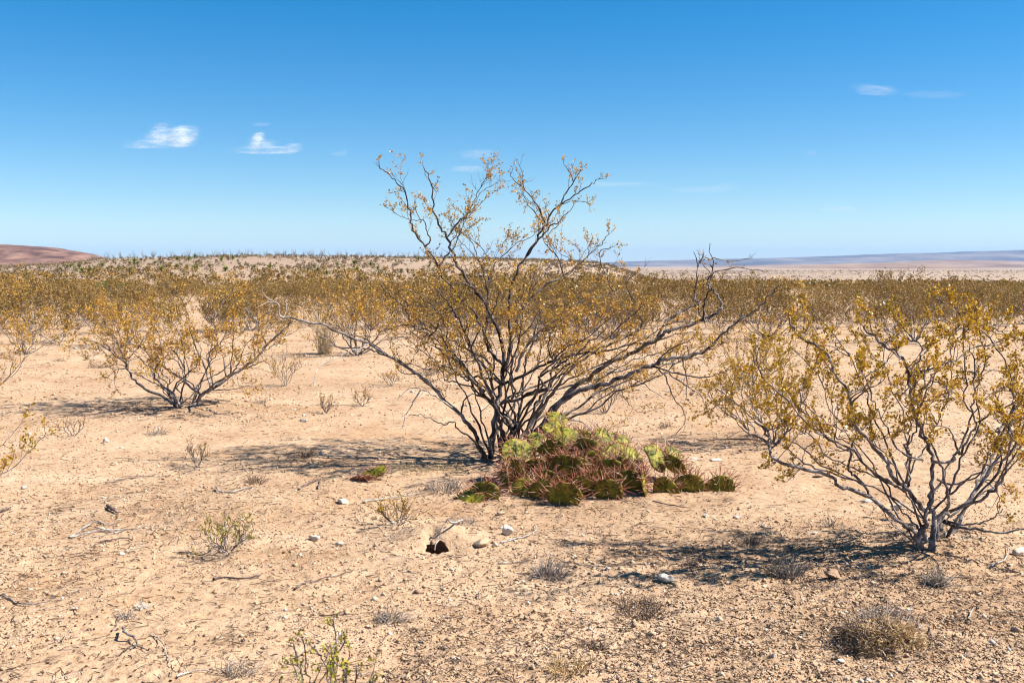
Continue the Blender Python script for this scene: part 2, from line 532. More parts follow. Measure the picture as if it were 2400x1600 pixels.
# ------------------------------------------------------------------ far hills, mesa
def hill(name, U, Y, dist, depth, mat, base_z, gully, seed, nu=260, nt=44, front=0.5, terr=0.0):
    us = np.linspace(U[0], U[-1], nu)
    yc = np.interp(us, U, Y)
    ker = np.hanning(9); ker /= ker.sum()
    yc = np.convolve(np.pad(yc, 4, 'edge'), ker, 'valid')
    ts = np.linspace(0, 1, nt)
    V = []
    crest = EYE + (HORIZON - yc) / FX * dist - base_z
    for j, t in enumerate(ts):
        dd = dist + (t - front) * depth
        x = (us - 1200) / FX * dist
        prof = sstep(0, front, np.full(nu, t)) if t <= front else 1 - sstep(front, 1, np.full(nu, t))
        n = fbm(x / gully, np.full(nu, dd) / gully * 0.45, seed, 5)
        ridg = 1 - np.abs(fbm(x / gully * 1.7, np.full(nu, dd) / gully * 0.25, seed + 9, 4)) * 1.6
        p = np.clip(prof + 0.30 * n * prof * (1 - prof) * 4 * 0.9 + 0.16 * (ridg - 0.7) * prof * (1 - prof) * 4, 0, 1.02)
        if terr:
            st = np.floor(p * 6) / 6 + sstep(0.0, 0.45, (p * 6) % 1) / 6
            p = p * (1 - terr) + st * terr
        cr = crest * (1 + 0.02 * fbm(x / gully * 4, np.full(nu, 0.0), seed + 3, 3))
        V.append(np.stack([x, np.full(nu, dd), base_z + np.maximum(cr, -8) * p], -1))
    V = np.array(V).reshape(-1, 3)
    i = np.arange(nt - 1)[:, None] * nu; j = np.arange(nu - 1)[None, :]
    Q = np.stack([i + j, i + j + 1, i + nu + j + 1, i + nu + j], -1).reshape(-1, 4)
    return link(name, mesh_np(name, V, [Q], smooth=True), mat, kind='structure')

def rock_hill_mat(name, stops, vscale, hscale):
    m, n, l, bsdf, out = new_mat(name)
    geo = n.new('ShaderNodeNewGeometry')
    mp = n.new('ShaderNodeMapping'); mp.inputs['Scale'].default_value = (hscale, hscale, vscale)
    l.new(geo.outputs['Position'], mp.inputs['Vector'])
    a = noise_node(n, l, mp.outputs[0], 1.0, 6, 0.68)
    r = ramp(n, stops)
    l.new(a.outputs[0], r.inputs[0])
    l.new(r.outputs[0], bsdf.inputs['Base Color'])
    bsdf.inputs['Roughness'].default_value = 1
    bsdf.inputs['Specular IOR Level'].default_value = 0.05
    return m
M_MESA = rock_hill_mat('mesa_rock', [(0.35, (0.06, 0.05, 0.042)), (0.5, (0.12, 0.095, 0.08)), (0.65, (0.21, 0.17, 0.135))], 0.012, 0.0011)
M_RED = rock_hill_mat('red_hill_rock', [(0.36, (0.055, 0.028, 0.021)), (0.48, (0.125, 0.066, 0.046)), (0.62, (0.21, 0.125, 0.088))], 0.10, 0.012)
M_RISE = rock_hill_mat('far_rise_soil', [(0.35, (0.14, 0.092, 0.07)), (0.5, (0.22, 0.155, 0.115)), (0.65, (0.29, 0.21, 0.155))], 0.02, 0.003)
hill('mesa', [1250, 1380, 1500, 1650, 1800, 1950, 2100, 2180, 2250, 2300, 2400, 2700, 3300], [621, 616.5, 612, 608, 605, 600, 594, 593, 590, 588.5, 586, 583, 578], 15000, 5200, M_MESA, -12, 1300, 5, nu=420, nt=60)
hill('far_rise', [1380, 1700, 2040, 2130, 2210, 2290, 2360, 2500, 2900], [640, 622.5, 617.5, 612, 609, 610, 613, 616, 630], 6500, 2600, M_RISE, -12, 700, 15)
hill('low_rise', [1700, 1880, 1990, 2080, 2160, 2230, 2300], [640, 622.5, 617.5, 617, 618.5, 622.5, 640], 4200, 900, M_RISE, -12, 260, 25)
hill('red_hill', [-1500, -900, -500, -200, -60, 20, 60, 100, 150, 195, 225, 260, 300], [600, 580, 571, 572, 574, 573.5, 576, 578, 587, 595.5, 608, 620, 640], 2600, 900, M_RED, -8, 150, 35, nu=420, nt=70, terr=0.35)

# ------------------------------------------------------------------ haze
def build_haze():
    x0, x1, y0, y1, z0, z1 = -27000, 27000, -27000, 27000, -40, 420
    V = np.array([(x, y, z) for z in (z0, z1) for y in (y0, y1) for x in (x0, x1)], dtype=float)
    F = np.array([(0, 2, 3, 1), (4, 5, 7, 6), (0, 1, 5, 4), (2, 6, 7, 3), (0, 4, 6, 2), (1, 3, 7, 5)])
    m = bpy.data.materials.new('pale_air'); m.use_nodes = True
    n, l = m.node_tree.nodes, m.node_tree.links
    n.clear()
    v = n.new('ShaderNodeVolumePrincipled')
    v.inputs['Color'].default_value = (0.28, 0.56, 1.0, 1)
    v.inputs['Density'].default_value = 3.4e-5
    v.inputs['Anisotropy'].default_value = 0.0
    o = n.new('ShaderNodeOutputMaterial')
    l.new(v.outputs[0], o.inputs['Volume'])
    link('haze', mesh_np('haze', V, [F]), m, kind='stuff')
build_haze()

# ------------------------------------------------------------------ clouds: thin closed shells of ice cloud high above the plain
def cloud_mat(name, seed, dens, fray, tail):
    m, n, l, bsdf, out = new_mat(name)
    n.remove(bsdf)
    tc = n.new('ShaderNodeTexCoord')
    mp = n.new('ShaderNodeMapping'); mp.inputs['Location'].default_value = (seed * 3.7, seed * 1.3, 0); mp.inputs['Scale'].default_value = (1.0, 1.0, 2.2)
    l.new(tc.outputs['Object'], mp.inputs['Vector'])
    warp = noise_node(n, l, mp.outputs[0], 1.6, 5, 0.6)
    add = n.new('ShaderNodeMix'); add.data_type = 'VECTOR'; add.inputs[0].default_value = fray
    l.new(tc.outputs['Object'], add.inputs[4]); l.new(warp.outputs['Color'], add.inputs[5])
    edge = n.new('ShaderNodeAttribute'); edge.attribute_name = 'body'
    nz = noise_node(n, l, mp.outputs[0], 2.6, 6, 0.62)
    # density = smoothstep(body + noise)
    s = n.new('ShaderNodeMath'); s.operation = 'MULTIPLY_ADD'; s.inputs[1].default_value = fray; 
    l.new(nz.outputs[0], s.inputs[0]); 
    off = n.new('ShaderNodeMath'); off.operation = 'SUBTRACT'; off.inputs[1].default_value = fray * 0.5
    l.new(edge.outputs['Fac'], off.inputs[0]); l.new(off.outputs[0], s.inputs[2])
    rng_ = n.new('ShaderNodeMapRange'); rng_.interpolation_type = 'SMOOTHSTEP'
    rng_.inputs['From Min'].default_value = 0.05; rng_.inputs['From Max'].default_value = 1.05
    rng_.inputs['To Min'].default_value = 0.0; rng_.inputs['To Max'].default_value = dens
    mp2 = n.new('ShaderNodeMapping'); mp2.inputs['Rotation'].default_value = (0, math.radians(-18), 0); mp2.inputs['Scale'].default_value = (1.3, 1.0, 3.0); mp2.inputs['Location'].default_value = (seed * 1.9, 0, seed * 0.7)
    l.new(tc.outputs['Object'], mp2.inputs['Vector'])
    st = noise_node(n, l, mp2.outputs[0], 1.9, 7, 0.68)
    sr = n.new('ShaderNodeMapRange'); sr.inputs['From Min'].default_value = 0.36; sr.inputs['From Max'].default_value = 0.66; sr.inputs['To Min'].default_value = 0.35
    l.new(st.outputs[0], sr.inputs['Value'])
    sm = n.new('ShaderNodeMath'); sm.operation = 'MULTIPLY'
    l.new(s.outputs[0], sm.inputs[0]); l.new(sr.outputs[0], sm.inputs[1])
    l.new(sm.outputs[0], rng_.inputs['Value'])
    em = n.new('ShaderNodeMath'); em.operation = 'MULTIPLY'
    rim = n.new('ShaderNodeMapRange'); rim.inputs['From Max'].default_value = 0.12
    l.new(edge.outputs['Fac'], rim.inputs['Value'])
    l.new(rng_.outputs[0], em.inputs[0]); l.new(rim.outputs[0], em.inputs[1])
    dif = n.new('ShaderNodeBsdfDiffuse'); dif.inputs['Color'].default_value = (0.95, 0.95, 0.96, 1)
    trl = n.new('ShaderNodeBsdfTranslucent'); trl.inputs['Color'].default_value = (0.95, 0.95, 0.96, 1)
    mx0 = n.new('ShaderNodeMixShader'); mx0.inputs[0].default_value = 0.6
    l.new(dif.outputs[0], mx0.inputs[1]); l.new(trl.outputs[0], mx0.inputs[2])
    tp = n.new('ShaderNodeBsdfTransparent')
    mx = n.new('ShaderNodeMixShader')
    l.new(em.outputs[0], mx.inputs[0]); l.new(tp.outputs[0], mx.inputs[1]); l.new(mx0.outputs[0], mx.inputs[2])
    l.new(mx.outputs[0], out.inputs['Surface'])
    return m

def cloud(label, px, py, wpx, hpx, dist, dens, shape, seed, fray=0.95):
    """shape: list of (x0, x1, z0, z1, weight) blobs in -1..1 units; a rounded shell whose 'body' attribute fades to its rim"""
    c = at(px, py, dist)
    w, h = wpx / 2 / FX * dist, hpx / 2 / FX * dist
    nx, nz_ = 72, 36
    xs = np.linspace(-1, 1, nx); zs = np.linspace(-1, 1, nz_)
    X, Z = np.meshgrid(xs, zs)
    body = np.zeros_like(X)
    for (bx, bz, rx, rz, wt) in shape:
        body = np.maximum(body, wt * np.exp(-(np.abs((X - bx) / rx) ** 2.6) - np.abs((Z - bz) / rz) ** 2.6))
    rim = np.clip(1 - np.maximum(np.abs(X), np.abs(Z)) ** 6, 0, 1)
    body *= rim
    thick = 0.06 + 0.5 * body
    n0 = fbm(X * 3 + seed, Z * 3, seed, 3)
    sx = max(w, 1.0)
    Vf = np.stack([X, -thick * 0.5 * (rim > 0) + 0.05 * n0, Z], -1).reshape(-1, 3)
    Vb = np.stack([X, thick * 0.5 * (rim > 0) + 0.05 * n0, Z], -1).reshape(-1, 3)
    V = np.vstack([Vf, Vb])
    i = np.arange(nz_ - 1)[:, None] * nx; j = np.arange(nx - 1)[None, :]
    Q1 = np.stack([i + j, i + j + 1, i + nx + j + 1, i + nx + j], -1).reshape(-1, 4)
    Q2 = Q1[:, ::-1] + nx * nz_
    b = body.ravel()
    me = mesh_np('cloud', V, [Q1, Q2], smooth=True, attrs={'body': np.concatenate([b, b])})
    o = link('cloud', me, cloud_mat('ice_cloud', seed, dens, fray, 0))
    o.location = c
    tilt = math.radians(35)          # sheets of ice cloud, sloping away
    elev = math.atan2(c.z - EYE, dist)
    o.rotation_euler = (-(math.pi / 2 - tilt), 0, 0)
    o.scale = (w, h, h / math.sin(tilt - elev))
    o.visible_shadow = True
    tag(o, label, 'cloud', 'wispy clouds in the sky')

cloud('bright white puffy cloud with blunt right end, leftmost of the pair at left', 388, 318, 200, 84, 26000, 0.68, [(0.35, -0.05, 0.42, 0.48, 1.0), (-0.05, -0.1, 0.4, 0.45, 0.75), (-0.2, 0.35, 0.22, 0.4, 0.55), (-0.25, -0.45, 0.75, 0.16, 0.6)], 1)
cloud('white hook-shaped cloud with flat base, just right of the blunt bright one', 630, 336, 200, 62, 26000, 0.6, [(0.1, -0.5, 0.85, 0.2, 0.8), (-0.3, 0.15, 0.16, 0.7, 0.9), (-0.1, -0.1, 0.3, 0.35, 0.6), (0.62, -0.35, 0.22, 0.26, 0.85)], 2)
cloud('tiny faint streak of cloud above the hook-shaped one', 612, 292, 60, 16, 27000, 0.15, [(0, 0, 0.8, 0.5, 0.9)], 3)
cloud('small faint comma of cloud left of the tall creosote bush', 794, 358, 56, 22, 27000, 0.16, [(0.1, -0.2, 0.7, 0.35, 0.9), (0.5, 0.3, 0.25, 0.4, 0.6)], 4)
cloud('faint flat wisp behind the bush top, lower of two', 1098, 393, 110, 30, 27000, 0.34, [(0, -0.2, 0.75, 0.35, 0.95)], 5)
cloud('faint veil of cloud behind the bush top, upper of two', 1122, 362, 120, 40, 27000, 0.2, [(0, 0, 0.75, 0.5, 0.9)], 6)
cloud('long thin streak of cloud touching the rightmost tall branch tip', 1435, 432, 260, 26, 27500, 0.2, [(0, 0, 0.85, 0.35, 0.9)], 7)
cloud('thin rising streak of cloud, right of the bush', 1650, 440, 200, 30, 27500, 0.17, [(-0.1, -0.3, 0.8, 0.3, 0.9), (0.5, 0.2, 0.4, 0.3, 0.7)], 8)
cloud('pale wisp high over the distant mesa', 2055, 212, 160, 46, 28000, 0.26, [(0, 0, 0.6, 0.4, 0.95), (-0.3, 0.4, 0.5, 0.3, 0.5)], 9)
cloud('faint broken wisp high at upper right, right of the pale one', 2190, 222, 190, 34, 28000, 0.11, [(0, 0, 0.8, 0.4, 0.9)], 10)
cloud('low faint streak of cloud above the mesa', 1965, 489, 130, 22, 28500, 0.22, [(0.1, 0, 0.8, 0.45, 0.95)], 11)
cloud('small dim speck of cloud right of the bush, alone in the blue', 1902, 360, 44, 18, 28500, 0.10, [(0, 0, 0.7, 0.5, 0.9)], 12)

# ------------------------------------------------------------------ shrubs
def rnd(a, b):
    return random.uniform(a, b)

def rvec():
    while True:
        v = Vector((rnd(-1, 1), rnd(-1, 1), rnd(-1, 1)))
        if 0.05 < v.length < 1:
            return v.normalized()

class Growth:
    """collects twig polylines and leaves of one bush"""
    def __init__(self, leaf=0.014, leaf_step=0.016, bare=0.0):
        self.twigs, self.leaves = [], []
        self.leaf, self.leaf_step, self.bare = leaf, leaf_step, bare

    def twig(self, p, d, length, r, nseg, zig, up=0.12):
        pts, rad = [p.copy()], [r]
        side = 1
        seg = length / nseg
        for i in range(nseg):
            side = -side
            d = (d + rvec() * zig + Vector((0, 0, up))).normalized()
            p = p + d * seg
            pts.append(p.copy()); rad.append(max(r * (1 - 0.85 * (i + 1) / nseg), 0.0006))
        self.twigs.append((np.array(pts), np.array(rad)))
        return pts

    def leaf_cluster(self, p, d, n):
        for _ in range(n):
            v = (rvec() + d * 0.7 + Vector((0, 0, 0.35))).normalized()
            s = self.leaf * rnd(0.65, 1.3)
            q = p + rvec() * self.leaf * 0.7
            self.leaves.append((q, v, s))

    def shoot(self, p, d, length, r, leafy=1.0, level=1, nsub=4, up=0.12):
        nseg = 5 if level else 3
        pts = self.twig(p, d, length, r, nseg, 0.42, up)
        if level:
            for k in range(nsub):
                t = rnd(0.25, 1.0) * nseg
                i = min(int(t), nseg - 1)
                q = pts[i].lerp(pts[i + 1], t - i)
                dd = (pts[i + 1] - pts[i]).normalized()
                nd = (dd * 0.9 + rvec() * 0.85 + Vector((0, 0, 0.25))).normalized()
                self.shoot(q, nd, length * rnd(0.28, 0.55), r * 0.55, leafy, level - 1, 0, up)
        if leafy > 0:
            a0 = 0.45 if level else 0.15
            L = length * (1 - a0)
            n = max(1, int(L / self.leaf_step))
            for k in range(n):
                if random.random() > leafy:
                    continue
                t = (a0 + (1 - a0) * (k + rnd(0, 1)) / n) * nseg
                i = min(int(t), nseg - 1)
                q = pts[i].lerp(pts[i + 1], t - i)
                dd = (pts[i + 1] - pts[i]).normalized()
                self.leaf_cluster(q, dd, 2 if random.random() < 0.75 else 1)

def leaves_mesh(name, leaves, width=0.42, seed=1):
    g = np.random.default_rng(seed)
    P = np.array([l[0] for l in leaves]); D = np.array([l[1] for l in leaves]); S = np.array([l[2] for l in leaves])
    rr = g.normal(size=P.shape)
    A = np.cross(D, rr); A /= np.maximum(np.linalg.norm(A, axis=1, keepdims=True), 1e-9)
    N = np.cross(D, A)
    S = S[:, None]
    fold = S * 0.12 * N
    v0 = P; v1 = P + D * S * 0.5 + A * S * width + fold; v2 = P + D * S; v3 = P + D * S * 0.5 - A * S * width + fold
    V = np.stack([v0, v1, v2, v3], 1).reshape(-1, 3)
    k = np.arange(len(P)) * 4
    F = np.concatenate([np.stack([k, k + 1, k + 2], -1), np.stack([k, k + 2, k + 3], -1)])
    # tints drift from clump to clump
    t = np.clip(0.5 + 0.55 * vnoise(P[:, 0] * 5 + P[:, 2] * 3, P[:, 1] * 5 - P[:, 2] * 4, seed) + g.normal(size=len(P)) * 0.22, 0, 1)
    return mesh_np(name, V, [F], attrs={'tint': np.repeat(t, 4)})

def stem_poly(pts, r0, r1, wob=0.25, per=4):
    P = catmull(pts, per)
    n = len(P)
    t = np.linspace(0, 1, n)
    R = r0 + (r1 - r0) * t ** 0.75
    kk = min(0.0055, 0.008 * np.linalg.norm(P[-1] - P[0]))
    J = rng.normal(size=P.shape) * (R[:, None] * wob + kk * t[:, None] ** 0.3)
    J[0] = 0; J[-1] = 0
    R = R * (1 + 0.12 * rng.normal(size=n).clip(-1.5, 1.5))
    return P + J, R

def traced_bush(name, label, stems, base_depth, leaf_mat, px_m, leaf=0.014, leaf_step=0.016, shoot_len=(0.12, 0.34), per_m=12, lean=0.25, seed=1, group=None, base=None, forks=2.2, fork_len=0.5, wf=0.75, fork_up=0.15, bark=None, zmargin=0.0, bare_share=0.0):
    """stems: dict(p=[(px,py)...], w=width px at base, e=depth offset at tip, s=depth offset at base, a=leafy from fraction, k=density factor, leafy=.., up=..)"""
    random.seed(seed)
    if base is None:
        base = at(*stems[0]['p'][0], base_depth)
    root = thing(name, label, 'bush', base, group)
    G = Growth(leaf, leaf_step)
    limbs, fork_polys = [], []
    bark = bark or M_BARK
    inv = Vector(base)
    for s in stems:
        n = len(s['p'])
        s0, e = s.get('s', 0.0), s.get('e', 0.0)
        cum = [0.0]
        for i in range(1, n):
            cum.append(cum[-1] + math.hypot(s['p'][i][0] - s['p'][i - 1][0], s['p'][i][1] - s['p'][i - 1][1]))
        pts = []
        for i, (x, y) in enumerate(s['p']):
            f = cum[i] / max(cum[-1], 1)
            pts.append(tuple(at(x, y, base_depth + s0 + (e - s0) * f) - inv))
        r0 = s['w'] * wf / 2 / px_m
        P, R = stem_poly(pts, r0, s.get('tip', max(0.22 * r0, 0.0022)), 0.22)
        V, F, _ = tubes([(P, R)], 7)
        link('stem', mesh_np('stem', V, [F], smooth=True), s.get('mat', bark), root)
        if s.get('bare'):
            L = np.linalg.norm(np.diff(P, axis=0), axis=1).sum()
            for _ in range(int(L * s.get('k', 1) * 3)):
                i = random.randint(len(P) // 3, len(P) - 2)
                d = Vector(P[i + 1] - P[i]).normalized()
                G.shoot(Vector(P[i]), (d + rvec() * 0.9).normalized(), rnd(0.06, 0.22), max(R[i] * 0.35, 0.0016), 0.0, 1, 2, 0.0)
            continue
        seg = np.linalg.norm(np.diff(P, axis=0), axis=1)
        cl = np.concatenate([[0], np.cumsum(seg)]); L = cl[-1]
        a = s.get('a', 0.35)
        limbs.append((P, R, cl, L, a, s))
    # crooked forks fill the crown between the traced stems
    zcap = max(float(P[:, 2].max()) for (P, R, cl, L, a, s) in limbs) - zmargin
    for (P, R, cl, L, a, s) in list(limbs):
        nf = int(L * (1 - a) * forks * s.get('k', 1.0) + rnd(0, 0.99))
        for _ in range(nf):
            t = a * 0.8 + (0.95 - a * 0.8) * random.random()
            i = max(1, min(int(np.searchsorted(cl, t * L)), len(P) - 1))
            d = Vector(P[i] - P[i - 1]).normalized()
            d = (d * 0.8 + rvec() * 0.85 + Vector((0, 0, fork_up))).normalized()
            ln = fork_len * rnd(0.5, 1.1) * s.get('len', 1.0) * (1.15 - 0.85 * t)
            pp = [Vector(P[i])]
            for q in range(5):
                d = (d + rvec() * 0.42 + Vector((0, 0, 0.4 * fork_up))).normalized()
                pp.append(pp[-1] + d * ln / 5)
            if max(q.z for q in pp) > zcap:
                continue
            FP, FR = stem_poly(pp, max(R[i] * 0.6, 0.0032), 0.0018, 0.35, 3)
            seg = np.linalg.norm(np.diff(FP, axis=0), axis=1)
            fc = np.concatenate([[0], np.cumsum(seg)])
            fork_polys.append((FP, FR))
            limbs.append((FP, FR, fc, fc[-1], 0.25, dict(s, k=s.get('k', 1.0) * 1.15)))
    for (P, R, cl, L, a, s) in limbs:
        nsh = max(3, int(L * (1 - a) * per_m * s.get('k', 1.0)))
        for q in range(nsh):
            t = a + (1 - a) * (q + rnd(0, 1)) / nsh
            i = min(int(np.searchsorted(cl, t * L)), len(P) - 1)
            i = max(1, i)
            d = Vector(P[i] - P[i - 1]).normalized()
            out = Vector((d.x, d.y, 0))
            nd = (d * 0.55 + rvec() * 0.8 + Vector((0, 0, s.get('up', 0.35) * (1.1 - t))) + Vector((0, rnd(-0.5, 0.5), 0))).normalized()
            ln = rnd(*shoot_len) * (1.2 - 0.88 * t) * s.get('len', 1.0)
            G.shoot(Vector(P[i]), nd, ln, max(min(R[i] * 0.5, 0.005), 0.0022), 0.0 if random.random() < bare_share else s.get('leafy', 1.0), 1, random.randint(3, 5))
        # the tip itself carries a spray
        d = Vector(P[-1] - P[-2]).normalized()
        for _ in range(2):
            G.shoot(Vector(P[-1]), (d + rvec() * 0.5).normalized(), rnd(*shoot_len) * 0.32, 0.0018, s.get('leafy', 1.0), 1, 3)
    for fp in fork_polys:
        V, F, _ = tubes([fp], 5)
        link('branch', mesh_np('branch', V, [F], smooth=True), bark, root)
    print(label[:40], 'leaves', len(G.leaves), 'twigs', len(G.twigs), 'branches', len(fork_polys))
    V, F, _ = tubes(G.twigs, 3)
    link('twigs', mesh_np('twigs', V, [F], smooth=True), M_TWIG, root, kind='stuff')
    if G.leaves:
        link('foliage', leaves_mesh('foliage', G.leaves, seed=seed), leaf_mat, root, kind='stuff')
    return root

def fan(bases, boxes, n, w, seed, de=0.9, a=0.45, k=1.0, jit=12, **kw):
    '''untraced stems between the traced ones: from a base point to a point of the crown (photo pixels), with depth of their own'''
    q = random.Random(seed)
    out = []
    for i in range(n):
        bx, by = bases[q.randrange(len(bases))]
        x0, x1, y0, y1 = boxes[i % len(boxes)]
        tx, ty = q.uniform(x0, x1), q.uniform(y0, y1)
        m = q.randint(6, 9)
        bow = q.uniform(-0.12, 0.12)
        pts = []
        for j in range(m + 1):
            t = j / m
            x = bx + (tx - bx) * t + (ty - by) * bow * math.sin(math.pi * t)
            y = by + (ty - by) * t ** 0.92 - (tx - bx) * bow * math.sin(math.pi * t) * 0.4
            if 0 < j:
                x += q.gauss(0, jit) * (0.4 + 0.6 * t); y += q.gauss(0, jit * 0.7) * (0.4 + 0.6 * t)
            pts.append((x, y))
        out.append(dict(p=pts, w=w * q.uniform(0.7, 1.25), s=q.uniform(-0.12, 0.25), e=q.uniform(-de, de), a=a, k=k, **kw))
    return out

def T(ox, oy, s):
    return lambda *pts: [(ox + x / s, oy + y / s) for x, y in pts]

